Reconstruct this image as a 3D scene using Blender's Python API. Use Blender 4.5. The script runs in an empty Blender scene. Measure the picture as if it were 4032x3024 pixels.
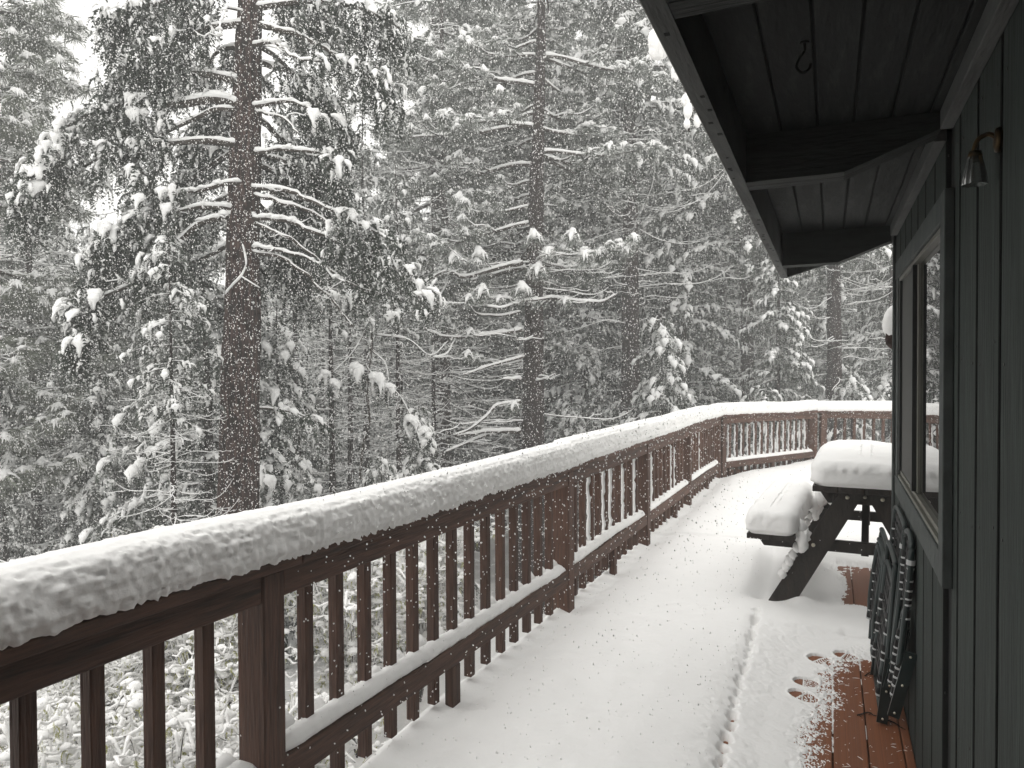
import bpy, bmesh, math, random
import numpy as np
from mathutils import Matrix, Vector
random.seed(7)
R = math.radians
sc = bpy.context.scene
COL = sc.collection

# ------------------------------------------------------------------ camera
cam_d = bpy.data.cameras.new('camera')
cam = bpy.data.objects.new('camera', cam_d)
COL.objects.link(cam)
cam_d.sensor_width = 36.0
cam_d.lens = 26.0
cam_d.clip_start = 0.05
cam_d.clip_end = 500.0
CR = np.array([0.91848052, 0.39538534, -0.00799747])
CU = np.array([-0.00242213, 0.02584683, 0.99966298])
CF = np.array([-0.3954588, 0.91815161, -0.02469749])
H = 1.6
m = Matrix(((CR[0], CU[0], -CF[0], 0), (CR[1], CU[1], -CF[1], 0), (CR[2], CU[2], -CF[2], H), (0, 0, 0, 1)))
cam.matrix_world = m
sc.camera = cam
# ------------------------------------------------------------------ sky, light, exposure
world = bpy.data.worlds.new('World')
sc.world = world
world.use_nodes = True
wn, wl = world.node_tree.nodes, world.node_tree.links
wn.clear()
sky = wn.new('ShaderNodeTexSky')
sky.sky_type = 'NISHITA'
sky.sun_disc = False
sky.sun_elevation = R(58)
sky.sun_rotation = R(200)
sky.air_density = 1.0
sky.dust_density = 6.0
sky.altitude = 1500
hs = wn.new('ShaderNodeHueSaturation')
hs.inputs['Saturation'].default_value = 0.06
mixw = wn.new('ShaderNodeMixRGB')
mixw.inputs[0].default_value = 0.7
mixw.inputs[2].default_value = (11.6, 11.4, 11.0, 1)
bg = wn.new('ShaderNodeBackground')
bg.inputs['Strength'].default_value = 0.125
wo = wn.new('ShaderNodeOutputWorld')
wl.new(sky.outputs[0], hs.inputs['Color'])
wl.new(hs.outputs[0], mixw.inputs[1])
wl.new(mixw.outputs[0], bg.inputs[0])
wl.new(bg.outputs[0], wo.inputs[0])
sun_d = bpy.data.lights.new('sun', 'SUN')
sun_d.energy = 0.5
sun_d.angle = R(25)
sun_d.color = (1.0, 0.98, 0.95)
sun = bpy.data.objects.new('sun', sun_d)
sun.rotation_euler = (R(90 - 58), 0, R(180 - 200))
COL.objects.link(sun)
sc.view_settings.view_transform = 'Standard'
sc.view_settings.look = 'None'
sc.view_settings.gamma = 1
sc.view_settings.use_curve_mapping = False
sc.view_settings.exposure = 0.54
sc.cycles.max_bounces = 8
sc.cycles.diffuse_bounces = 4
sc.cycles.volume_bounces = 1
sc.cycles.transparent_max_bounces = 8

# ------------------------------------------------------------------ noise
def _h(ix, iy, iz, seed):
    n = (ix.astype(np.int64) * 374761393 + iy.astype(np.int64) * 668265263 + iz.astype(np.int64) * 2147483647 + seed * 1274126177) & 0xffffffff
    n = ((n ^ (n >> 13)) * 1274126177) & 0xffffffff
    n = n ^ (n >> 16)
    return (n & 0xffffff) / float(0xffffff) * 2 - 1
def noise(p, s=1.0, seed=0):
    p = np.asarray(p, float) * s
    i = np.floor(p).astype(np.int64); f = p - i; f = f * f * (3 - 2 * f)
    out = 0
    for dx in (0, 1):
        for dy in (0, 1):
            for dz in (0, 1):
                w = (f[:, 0] if dx else 1 - f[:, 0]) * (f[:, 1] if dy else 1 - f[:, 1]) * (f[:, 2] if dz else 1 - f[:, 2])
                out = out + w * _h(i[:, 0] + dx, i[:, 1] + dy, i[:, 2] + dz, seed)
    return out
def fbm(p, s=1.0, seed=0, o=3):
    return sum(noise(p, s * 2 ** k, seed + k) * 0.5 ** k for k in range(o))
def sst(a, b, x):
    t = np.clip((x - a) / (b - a), 0, 1)
    return t * t * (3 - 2 * t)

# ------------------------------------------------------------------ materials
MATS = {}
def mat(name, color, rough=0.8, var=0.15, scale=6.0, stretch=(1, 1, 1), bump=0.0, bscale=40.0, metal=0.0, spec=0.3,
        rnd=0.0, col2=None, c2scale=3.0, c2lo=.5, c2hi=.7, coord='Object'):
    if name in MATS: return MATS[name]
    mt = bpy.data.materials.new(name); mt.use_nodes = True
    nt = mt.node_tree; N, L = nt.nodes, nt.links
    b = N['Principled BSDF']
    b.inputs['Roughness'].default_value = rough
    b.inputs['Metallic'].default_value = metal
    b.inputs['Specular IOR Level'].default_value = spec
    tc = N.new('ShaderNodeTexCoord'); mp = N.new('ShaderNodeMapping'); mp.inputs['Scale'].default_value = stretch
    L.new(tc.outputs[coord], mp.inputs[0])
    nz = N.new('ShaderNodeTexNoise'); nz.inputs['Scale'].default_value = scale; nz.inputs['Detail'].default_value = 6
    L.new(mp.outputs[0], nz.inputs['Vector'])
    cr = N.new('ShaderNodeValToRGB')
    c = np.array(color)
    cr.color_ramp.elements[0].position = .3; cr.color_ramp.elements[1].position = .7
    cr.color_ramp.elements[0].color = (*(c * (1 - var)), 1); cr.color_ramp.elements[1].color = (*np.clip(c * (1 + var), 0, .95), 1)
    L.new(nz.outputs['Fac'], cr.inputs[0])
    last = cr.outputs[0]
    if col2 is not None:
        n2 = N.new('ShaderNodeTexNoise'); n2.inputs['Scale'].default_value = c2scale; n2.inputs['Detail'].default_value = 8; n2.inputs['Roughness'].default_value = .7
        L.new(mp.outputs[0], n2.inputs['Vector'])
        r2 = N.new('ShaderNodeMapRange'); r2.inputs['From Min'].default_value = c2lo; r2.inputs['From Max'].default_value = c2hi
        L.new(n2.outputs['Fac'], r2.inputs['Value'])
        mx = N.new('ShaderNodeMixRGB'); mx.inputs[2].default_value = (*col2, 1)
        L.new(r2.outputs[0], mx.inputs[0]); L.new(last, mx.inputs[1]); last = mx.outputs[0]
    if rnd:
        oi = N.new('ShaderNodeObjectInfo'); mr = N.new('ShaderNodeMapRange')
        mr.inputs['To Min'].default_value = 1 - rnd; mr.inputs['To Max'].default_value = 1 + rnd
        L.new(oi.outputs['Random'], mr.inputs['Value'])
        mx = N.new('ShaderNodeMixRGB'); mx.blend_type = 'MULTIPLY'; mx.inputs[0].default_value = 1
        L.new(last, mx.inputs[1]); L.new(mr.outputs[0], mx.inputs[2]); last = mx.outputs[0]
    L.new(last, b.inputs['Base Color'])
    if bump:
        nb = N.new('ShaderNodeTexNoise'); nb.inputs['Scale'].default_value = bscale; nb.inputs['Detail'].default_value = 5
        L.new(mp.outputs[0], nb.inputs['Vector'])
        bp = N.new('ShaderNodeBump'); bp.inputs['Strength'].default_value = bump; bp.inputs['Distance'].default_value = .01
        L.new(nb.outputs['Fac'], bp.inputs['Height']); L.new(bp.outputs[0], b.inputs['Normal'])
    MATS[name] = mt
    return mt
M_SNOW = mat('snow', (.90, .895, .885), .95, .02, 3, bump=.22, bscale=60, spec=.15)
M_SNOWT = mat('snow_on_trees', (.87, .87, .865), .95, .03, 3, bump=.3, bscale=30, spec=.1)
M_RAIL = mat('brown_stained_wood', (.098, .050, .034), .7, .35, 5, (14, 14, 1.2), bump=.6, bscale=9, spec=.35, rnd=.18,
             col2=(.035, .022, .018), c2scale=2.2)
M_RAILH = mat('brown_stained_rail', (.098, .050, .034), .7, .35, 5, (14, 1.2, 14), bump=.6, bscale=9, spec=.35, rnd=.15,
              col2=(.03, .022, .018), c2scale=2.2)
M_DECK = mat('deck_paint', (.20, .068, .026), .55, .25, 4, (12, 1, 12), bump=.3, bscale=8, spec=.4, rnd=.14,
             col2=(.13, .065, .04), c2scale=1.6, c2lo=.5, c2hi=.75, coord='Generated')
M_WALL = mat('siding_stain', (.036, .045, .041), .75, .3, 5, (14, 14, .9), bump=.8, bscale=7, spec=.2, rnd=.10,
             col2=(.022, .026, .025), c2scale=3.0, c2lo=.42, c2hi=.66)
M_TRIM = mat('trim_stain', (.06, .068, .066), .7, .25, 5, (2, 2, 2), bump=.5, bscale=20, spec=.25, rnd=.1)
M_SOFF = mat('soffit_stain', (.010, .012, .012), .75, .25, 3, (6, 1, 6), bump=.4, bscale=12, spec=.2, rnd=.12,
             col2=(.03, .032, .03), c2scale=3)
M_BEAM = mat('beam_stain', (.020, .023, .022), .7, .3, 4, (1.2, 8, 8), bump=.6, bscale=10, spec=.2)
M_FASC = mat('fascia_stain', (.075, .078, .076), .7, .3, 3, (8, 1.2, 3), bump=.5, bscale=12, spec=.25,
             col2=(.03, .028, .028), c2scale=4, c2lo=.6, c2hi=.68)
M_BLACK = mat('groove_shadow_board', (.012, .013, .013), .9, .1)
M_TABLE = mat('table_wood', (.022, .017, .014), .55, .4, 4, (8, 2, 2), bump=.5, bscale=12, spec=.35, col2=(.05, .028, .016), c2scale=2, c2lo=.58, c2hi=.75)
M_BOLT = mat('bolt_metal', (.62, .58, .48), .35, .1, metal=.9)
M_GTUBE = mat('green_tube', (.012, .022, .022), .35, .2, spec=.5)
M_STRAPB = mat('black_strap', (.012, .012, .013), .6, .2)
M_STRAPW = mat('white_strap', (.55, .56, .56), .6, .1)
M_BRASS = mat('aged_brass', (.05, .032, .014), .5, .3, 20, metal=.8)
M_BARK = mat('bark', (.036, .027, .025), .95, .5, 5, (6, 6, 1.0), bump=1, bscale=9, spec=.1, col2=(.022, .018, .017), c2scale=9, c2lo=.48, c2hi=.58)
M_BARKR = mat('red_bark', (.075, .050, .044), .95, .5, 5, (5, 5, .8), bump=1, bscale=9, spec=.1, col2=(.018, .014, .013), c2scale=7, c2lo=.44, c2hi=.54)
M_TWIG = mat('twig_bark', (.05, .042, .036), .95, .3, 8, spec=.1)
M_LEAFD = mat('fir_needles', (.044, .054, .043), .75, .45, 3, spec=.15, rnd=.12, col2=(.34, .35, .34), c2scale=5, c2lo=.52, c2hi=.68)
M_LEAFP = mat('pine_needles', (.19, .205, .17), .7, .3, 3, spec=.2, rnd=.12)
M_LEAFR = mat('frosted_needles', (.12, .135, .115), .8, .45, 4, spec=.15, rnd=.12, col2=(.46, .47, .46), c2scale=4.5, c2lo=.48, c2hi=.64)
M_LEAFK = mat('frosted_fir_needles', (.075, .088, .072), .85, .4, 3, spec=.1, rnd=.12, col2=(.40, .41, .40), c2scale=4.5, c2lo=.48, c2hi=.64)
M_BUD = mat('yellow_green_leaves', (.42, .42, .17), .7, .3, 20)
M_SCREEN = mat('insect_screen', (.07, .072, .068), .6, .1, 60)
M_FRAME = mat('window_frame_metal', (.12, .12, .10), .45, .2, spec=.5)
M_FRAMED = mat('dark_window_frame', (.012, .014, .014), .5, .2, spec=.4)
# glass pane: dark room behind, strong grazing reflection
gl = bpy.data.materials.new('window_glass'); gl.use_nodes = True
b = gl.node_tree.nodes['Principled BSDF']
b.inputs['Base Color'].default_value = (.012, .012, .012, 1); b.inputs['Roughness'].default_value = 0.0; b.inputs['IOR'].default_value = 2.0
ls = bpy.data.materials.new('lamp_glass'); ls.use_nodes = True
b = ls.node_tree.nodes['Principled BSDF']
b.inputs['Base Color'].default_value = (.28, .30, .29, 1); b.inputs['Roughness'].default_value = .25; b.inputs['Transmission Weight'].default_value = .8

# ------------------------------------------------------------------ mesh building
class Geo:
    def __init__(s): s.V = []; s.T = []; s.Q = []; s.n = 0
    def add(s, V, T=None, Q=None):
        V = np.asarray(V, np.float32).reshape(-1, 3)
        if T is not None and len(T): s.T.append(np.asarray(T, np.int32).reshape(-1, 3) + s.n)
        if Q is not None and len(Q): s.Q.append(np.asarray(Q, np.int32).reshape(-1, 4) + s.n)
        s.V.append(V); s.n += len(V)
    def inst(s, tpl, M, O):
        """replicate template (V,T,Q) with matrices M (k,3,3) and offsets O (k,3)"""
        V, T, Q = tpl
        k = len(O)
        if not k: return
        W = np.einsum('kij,nj->kni', M, V) + O[:, None, :]
        off = (np.arange(k) * len(V))[:, None, None]
        s.add(W.reshape(-1, 3), (np.asarray(T)[None] + off).reshape(-1, 3) if T is not None and len(T) else None,
              (np.asarray(Q)[None] + off).reshape(-1, 4) if Q is not None and len(Q) else None)
    def box(s, x0, x1, y0, y1, z0, z1):
        V = [(x, y, z) for z in (z0, z1) for y in (y0, y1) for x in (x0, x1)]
        s.add(V, None, [(0, 2, 3, 1), (4, 5, 7, 6), (0, 1, 5, 4), (2, 6, 7, 3), (0, 4, 6, 2), (1, 3, 7, 5)])
    def tube(s, P, r, n=6, sq=1.0, up=None, cap=True):
        P = np.asarray(P, float); k = len(P)
        r = np.broadcast_to(np.asarray(r, float), (k,))
        t = np.gradient(P, axis=0); t /= np.linalg.norm(t, axis=1)[:, None] + 1e-9
        ref = np.tile(np.array([0., 0, 1]), (k, 1))
        bad = np.abs(t[:, 2]) > .97; ref[bad] = (1, 0, 0)
        a = np.cross(t, ref); a /= np.linalg.norm(a, axis=1)[:, None] + 1e-9
        bq = np.cross(a, t)
        th = np.arange(n) * 2 * math.pi / n
        W = P[:, None, :] + r[:, None, None] * (np.cos(th)[None, :, None] * a[:, None, :] + sq * np.sin(th)[None, :, None] * bq[:, None, :])
        i = np.arange(k - 1)[:, None] * n; j = np.arange(n)[None]; jn = (j + 1) % n
        Q = np.stack([i + j, i + jn, i + n + jn, i + n + j], -1).reshape(-1, 4)
        T = []
        if cap:
            for q in range(1, n - 1): T += [(0, q + 1, q), ((k - 1) * n, (k - 1) * n + q, (k - 1) * n + q + 1)]
        s.add(W.reshape(-1, 3), T, Q)
    def mesh(s, name, mt, smooth=False):
        me = bpy.data.meshes.new(name)
        V = np.concatenate(s.V) if s.V else np.zeros((0, 3), np.float32)
        T = np.concatenate(s.T) if s.T else np.zeros((0, 3), np.int32)
        Q = np.concatenate(s.Q) if s.Q else np.zeros((0, 4), np.int32)
        me.vertices.add(len(V)); me.vertices.foreach_set('co', V.ravel())
        me.loops.add(T.size + Q.size)
        me.loops.foreach_set('vertex_index', np.concatenate([T.ravel(), Q.ravel()]).astype(np.int32))
        me.polygons.add(len(T) + len(Q))
        ls_ = np.concatenate([np.arange(len(T)) * 3, T.size + np.arange(len(Q)) * 4]).astype(np.int32)
        lt = np.concatenate([np.full(len(T), 3), np.full(len(Q), 4)]).astype(np.int32)
        me.polygons.foreach_set('loop_start', ls_); me.polygons.foreach_set('loop_total', lt)
        me.polygons.foreach_set('use_smooth', np.full(len(T) + len(Q), smooth))
        me.update(calc_edges=True)
        if mt: me.materials.append(mt)
        return me
    def obj(s, name, mt, parent=None, smooth=False):
        return link(name, s.mesh(name, mt, smooth), parent)
def link(name, me, parent=None):
    o = bpy.data.objects.new(name, me); COL.objects.link(o)
    if parent: o.parent = parent
    return o
def empty(name, loc=(0, 0, 0), rz=0.0, scale=1.0):
    o = bpy.data.objects.new(name, None); COL.objects.link(o)
    o.location = loc; o.rotation_euler = (0, 0, rz); o.scale = (scale,) * 3; o.empty_display_size = .1
    return o
def tag(o, label=None, cat=None, group=None, kind=None):
    if label: o['label'] = label
    if cat: o['category'] = cat
    if group: o['group'] = group
    if kind: o['kind'] = kind
    return o
def lumber(name, sx, sy, sz, mt, bev=.003):
    """bevelled box centred at the origin"""
    bm = bmesh.new(); bmesh.ops.create_cube(bm, size=1)
    for v in bm.verts: v.co.x *= sx; v.co.y *= sy; v.co.z *= sz
    if bev: bmesh.ops.bevel(bm, geom=bm.edges[:], offset=bev, segments=1, affect='EDGES', profile=.5)
    me = bpy.data.meshes.new(name); bm.to_mesh(me); bm.free(); me.materials.append(mt)
    return me
def shade_edges(me):  # paints the shade of the siding grooves near-black onto the board edge faces
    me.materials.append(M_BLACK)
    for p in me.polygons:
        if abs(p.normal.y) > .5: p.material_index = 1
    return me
def prism(pts, y0, y1, axis='y'):
    """polygon pts (a,b) extruded; axis y: a->x b->z"""
    n = len(pts); V = []
    for y in (y0, y1):
        for a, c in pts: V.append((a, y, c) if axis == 'y' else ((y, a, c) if axis == 'x' else (a, c, y)))
    T = []
    for i in range(1, n - 1): T += [(0, i, i + 1), (n, n + i + 1, n + i)]
    Q = [(i, n + i, n + (i + 1) % n, (i + 1) % n) for i in range(n)]
    return np.array(V), T, Q
def resample(P, step):
    P = np.asarray(P, float)
    if len(P) > 2:
        # catmull-rom
        Q = [P[0]]
        E = np.vstack([2 * P[0] - P[1], P, 2 * P[-1] - P[-2]])
        for i in range(1, len(E) - 2):
            for t in np.linspace(0, 1, 9)[1:]:
                Q.append(.5 * ((2 * E[i]) + (-E[i - 1] + E[i + 1]) * t + (2 * E[i - 1] - 5 * E[i] + 4 * E[i + 1] - E[i + 2]) * t * t + (-E[i - 1] + 3 * E[i] - 3 * E[i + 1] + E[i + 2]) * t ** 3))
        P = np.array(Q)
    d = np.concatenate([[0], np.cumsum(np.linalg.norm(np.diff(P, axis=0), axis=1))])
    n = max(2, int(d[-1] / step) + 1)
    u = np.linspace(0, d[-1], n)
    return np.stack([np.interp(u, d, P[:, k]) for k in range(3)], 1)
def pix(x, y, depth):
    """a point of the place seen at native photo pixel x,y, at a given distance from the viewer"""
    return np.array([0, 0, H]) + (CR * (x - 2016) / 2912 + CU * (1512 - y) / 2912 + CF) * depth

# ------------------------------------------------------------------ terrain
def ground_z(x, y):
    P = np.stack([x, y, np.zeros_like(x)], 1)
    d = np.hypot(x + 6, y - 6)
    z = -2.75 - 1.5 * sst(3, 16, d) + 5.5 * sst(26, 75, d) + .25 * fbm(P, .25, 5) + .07 * fbm(P, 1.1, 9, 2)
    return z
def gz(x, y): return float(ground_z(np.array([float(x)]), np.array([float(y)]))[0])
g = Geo()
ax = np.concatenate([np.arange(-78, -24, 3), np.arange(-24, 20, .5), np.arange(20, 79, 3)])
ay = np.concatenate([np.arange(-60, -4, 4), np.arange(-4, 30, .5), np.arange(30, 79, 3)])
X, Y = np.meshgrid(ax, ay, indexing='ij')
Z = ground_z(X.ravel(), Y.ravel())
nx, ny = X.shape
i = (np.arange(nx - 1)[:, None] * ny + np.arange(ny - 1)[None]).ravel()
g.add(np.stack([X.ravel(), Y.ravel(), Z], 1), None, np.stack([i, i + ny, i + ny + 1, i + 1], 1))
o = g.obj('ground', M_SNOW, smooth=True)
tag(o, 'snow covered forest floor falling away below the deck', kind='structure')

# ------------------------------------------------------------------ deck
def rail_x(y): return np.where(np.asarray(y) < 4.3, -1.446 + .044 * (np.asarray(y) - 4.3), -1.446 + .0193 * (np.asarray(y) - 4.3))
C1 = np.array([-1.335, 10.05]); C2 = np.array([-.19, 12.43]); C3 = np.array([5.2, 14.75])
deck = empty('deck_floor'); tag(deck, 'red brown stained plank deck along the house wall', kind='structure')
def deck_ymax(x):
    if x < C1[0]: return C1[1] - .1
    if x < C2[0]: return C1[1] + (x - C1[0]) / (C2[0] - C1[0]) * (C2[1] - C1[1])
    return C2[1] + (x - C2[0]) / (C3[0] - C2[0]) * (C3[1] - C2[1])
xs = [.0132 + .1345 * k for k in range(-13, 30)]
for xa in xs:
    x0, x1 = xa + .003, xa + .1315
    if x1 < -1.72: continue
    y0 = -1.28 if x1 < .34 + .1 else 4.52
    if x0 < -1.62: y0 = -1.28; 
    if x0 < .3 < x1: x1 = .3165 if False else x1
    if .28 < x0 < .32: y0 = 4.52
    if y0 < 0 and x1 > .317: x1 = .317
    y1 = deck_ymax((x0 + x1) / 2) + .05
    if x0 < -1.6: y1 = 2.6
    elif x0 < -1.47: y1 = 7.0
    me = lumber('deck_board', x1 - x0, y1 - y0, .036, M_DECK, .003)
    ob = link('deck_board', me, deck); ob.location = ((x0 + x1) / 2, (y0 + y1) / 2, -.018)
ob = link('deck_board', lumber('deck_board', .033, 6.0, .036, M_DECK), deck); ob.location = (.3005, 1.49, -.018)
g = Geo()
for y in np.arange(-1.3, 12, .6): g.box(-1.5, .3 if y < 4.5 else 3.5, y, y + .04, -.235, -.045)
g.obj('joist', M_RAILH, deck)
g = Geo()
for (x, y) in ((-1.35, -.8), (-1.35, 3), (-1.3, 6.5), (-1.2, 9.9), (0, 12), (2.6, 12.9)):
    g.box(x - .07, x + .07, y - .07, y + .07, gz(x, y) - .3, -.235)
tag(g.obj('support_post', M_RAIL, deck), kind='stuff')

# deck snow heightfield
def board_edge(y):
    return np.interp(y, [2.3, 3.2, 3.42, 3.78, 4.1, 4.3, 4.51, 4.62], [-.065, -.054, -.05, -.014, .02, .065, .16, .34])
def tread(x, y, cx, cy, rx, ry, a, seed):
    c, s = math.cos(a), math.sin(a)
    u = (x - cx) * c + (y - cy) * s; v = -(x - cx) * s + (y - cy) * c
    ins = (u / rx) ** 2 + (v / ry) ** 2
    heel = u < -rx * .25
    groove = (np.abs(u + rx * .2) < .004) | ((u > -rx * .2) & (np.abs(((v + .6 * np.abs(u) + .02 * np.sin(u * 90)) / .018) % 1 - .5) < .17) )
    return ins, groove
prints = [(-.108, 3.935, .060, .054, 0.0), (-.115, 3.77, .072, .052, -.5), (-.045, 4.27, .068, .062, -.6), (.08, 4.385, .062, .048, -.35)]
def snow_h(x, y):
    P = np.stack([x, y, np.zeros_like(x)], 1)
    n1 = fbm(P, 1.3, 3); n2 = fbm(P, 6, 7); n3 = fbm(P, 40, 11, 2); n4 = noise(P, 3.2, 21)
    h = .118 + .012 * n1 + .004 * n2 + .0012 * n3
    # trampled, melted dimples in the middle of the walkway, farther on
    far = sst(4.6, 6.0, y)
    tr_ = noise(P, 4.5, 41); h += far * (-.028 * np.clip(n4, 0, 1) - .022 * np.clip(tr_, 0, 1) + .014 * noise(P, 7, 31) + .006 * noise(P, 16, 33)) + .004 * noise(P, 14, 35)
    # shelter of the eave: thin towards the wall
    e = board_edge(y)
    dd = e - x + .014 * n2 + .010 * n3 + .02 * n4
    prof = np.interp(dd, [-.3, -.09, 0, .04, .12, .20, .30, .40, .50, .70, .95], [-.03, -.0065, -.0005, .003, .009, .016, .037, .066, .089, .114, .13])
    prof = prof + .003 * n3 * (dd < .09) + np.random.RandomState(2).uniform(-1, 1, len(x)) * .0068 * (dd < .05) * (dd > -.14) * sst(-.14, -.03, dd)
    kk = .02; hs_ = np.clip(.5 + .5 * (prof - h) / kk, 0, 1); h = prof * hs_ * 0 + np.minimum(prof, h)
    e_ = np.abs(x + .395); h -= .005 * np.exp(-(e_ / .03) ** 2) * (1 - sst(4.5, 4.9, y))

    # ridge just inside the drip line
    near = 1 - sst(4.4, 4.9, y)
    # beyond the eave end: snow spreads to the wall corner
    past = sst(4.3, 4.95, y + .02 * n4 + .05 * n1 + .35 * np.clip(x, -.3, .3))
    full = .10 + .01 * n1 + .004 * n2
    wc = .045 + .02 * n1
    h2 = wc + (full - wc) * (1 - sst(-.5, -.05, x))
    h2 = np.where(y > 6.6, full + .015, h2)
    h = h * (1 - past) + h2 * past
    # hollow under the picnic table
    bx = sst(-.56, -.40, x) * (1 - sst(.95, 1.1, x)); by = sst(4.93, 5.22, y + .35 * np.clip(-.3 - x, 0, 1) + .03 * n4) * (1 - sst(6.35, 6.7, y))
    h = h * (1 - bx * by) + (.022 + .006 * n1 + .003 * n2) * bx * by
    b2 = sst(-.02, .12, x + .05 * n4 + .02 * n2) * sst(5.18, 5.36, y + .05 * n2 + .06 * n1) * (1 - sst(6.35, 6.5, y + .05 * n4))
    h = h - b2 * (.032 + .008 * n3) + b2 * (1 - b2) * np.random.RandomState(3).uniform(-1, 1, len(x)) * .02
    # mound at the near table leg, old step
    h += .06 * np.exp(-((x + .17) / .085) ** 2 - ((y - 5.17) / .10) ** 2)
    h -= .022 * np.exp(-((np.maximum(0, .09 - x)) / .03) ** 2 - ((y - 4.69) / .05) ** 2) * (x > 0)
    # banked up against the railing foot
    rx = rail_x(y)
    h -= .03 * np.exp(-((x - rx - .03) / .10) ** 2); h -= .12 * sst(-.09, -.14, x - rx)
    return h
rs = np.random.RandomState(4)
yp = np.arange(2.35, 4.72, .047) + rs.uniform(-.012, .012, 51)[:len(np.arange(2.35, 4.72, .047))]
xp = -.395 - .006 * (yp - 2.7) + rs.uniform(-.011, .011, len(yp))
pr = rs.uniform(.008, .017, len(yp)) * rs.choice([.7, 1, 1, 1.2], len(yp)); pd = rs.uniform(.05, .11, len(yp))
gx = np.concatenate([np.arange(-1.80, -.5, .0222), np.arange(-.5, -.3, .006), np.arange(-.3, .3165, .005), [.3165], np.arange(.34, 5.3, .05)])
gy = np.concatenate([np.arange(1.0, 2.4, .03), np.arange(2.4, 4.8, .0065), np.arange(4.8, 7, .018), np.arange(7, 15, .05)])
X, Y = np.meshgrid(gx, gy, indexing='ij'); x, y = X.ravel(), Y.ravel()
z = snow_h(x, y)
for a, c, r_, d_ in zip(xp, yp, pr, pd):
    msk = (np.abs(x - a) < .06) & (np.abs(y - c) < .06)
    z[msk] -= d_ * np.exp(-(((x[msk] - a) / r_) ** 2 + ((y[msk] - c) / (r_ * 1.25)) ** 2) ** 1.5) + .006 * np.exp(-((x[msk] - a + .015) / .03) ** 2 - ((y[msk] - c) / .03) ** 2)
for (cx, cy, rx_, ry_, a) in prints:
    ins, gr = tread(x, y, cx, cy, rx_, ry_, a, 0)
    z = np.where(ins < 1, np.where(gr, .004, -.006), z + .003 * np.exp(-((ins - 1.25) / .2) ** 2) * (ins >= 1))
nx, ny = X.shape
inside = np.ones(len(x), bool)
for k in range(nx):
    sl = slice(k * ny, (k + 1) * ny)
    inside[sl] = (gy < (deck_ymax(gx[k]) if gx[k] > C1[0] else 10.1) + .02) & (gx[k] > rail_x(gy) - .14) & ((gx[k] < .318) | (gy > 4.51))
i = (np.arange(nx - 1)[:, None] * ny + np.arange(ny - 1)[None]).ravel()
Q = np.stack([i, i + ny, i + ny + 1, i + 1], 1)
ok = inside[Q].all(1) & (z[Q].max(1) > -.004)
g = Geo(); g.add(np.stack([x, y, z], 1), None, Q[ok])
o = g.obj('snow_cover', M_SNOW, smooth=True)
tag(o, 'snow blanket over the deck boards with drip pits and boot prints beside the bare strip', kind='stuff')

# ------------------------------------------------------------------ railings
def lumpy_loft(g, path, prof, amp=.012, s1=18., seed=0, step=.012, taper=True, fine=.5):
    """path (n,3), prof list of (offset across, height); across = left normal"""
    P = resample(path, step)
    t = np.gradient(P, axis=0); t[:, 2] = 0; t /= np.linalg.norm(t, axis=1)[:, None]
    nrm = np.stack([t[:, 1], -t[:, 0], 0 * t[:, 0]], 1)
    pr_ = np.array(prof, float); k, n = len(P), len(pr_)
    sc_ = np.ones(k)
    if taper:
        e = np.minimum(np.arange(k), np.arange(k)[::-1]) * step
        sc_ = np.sqrt(np.clip(e / .05, .02, 1))
    mid = pr_[:, 0].mean()
    W = P[:, None, :] + nrm[:, None, :] * ((pr_[:, 0] - mid)[None] * (.5 + .5 * sc_[:, None]) + mid)[..., None]
    W[:, :, 2] += pr_[:, 1][None] * sc_[:, None]
    W = W.reshape(-1, 3)
    d = np.zeros_like(W)
    c = np.repeat(P, n, 0); c[:, 2] += pr_[:, 1].max() * .45
    out = W - c; out /= np.linalg.norm(out, axis=1)[:, None] + 1e-6
    side = np.abs(out[:, 2:3]) < .8
    puff = lambda k_, sd_: 2.2 * np.abs(noise(W * np.array([1, 1, .55]), k_, sd_)) - .7
    am = amp * (.9 * puff(s1, seed) + fine * .8 * puff(s1 * 2.1, seed + 5) + fine * .35 * noise(W, s1 * 4.5, seed + 6) + .9 * noise(W, 9, seed + 8)) * np.where(side[:, 0], 1, .3)
    W = W + out * am[:, None]
    W[:, 2] += .012 * noise(W * np.array([1, 1, 0]), 1.1, seed + 9)
    i = np.arange(k - 1)[:, None] * n; j = np.arange(n)[None]; jn = (j + 1) % n
    Q = np.stack([i + j, i + n + j, i + n + jn, i + jn], -1).reshape(-1, 4)
    T = []
    for q in range(1, n - 1): T += [(0, q, q + 1), ((k - 1) * n, (k - 1) * n + q + 1, (k - 1) * n + q)]
    g.add(W, T, Q)
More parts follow.
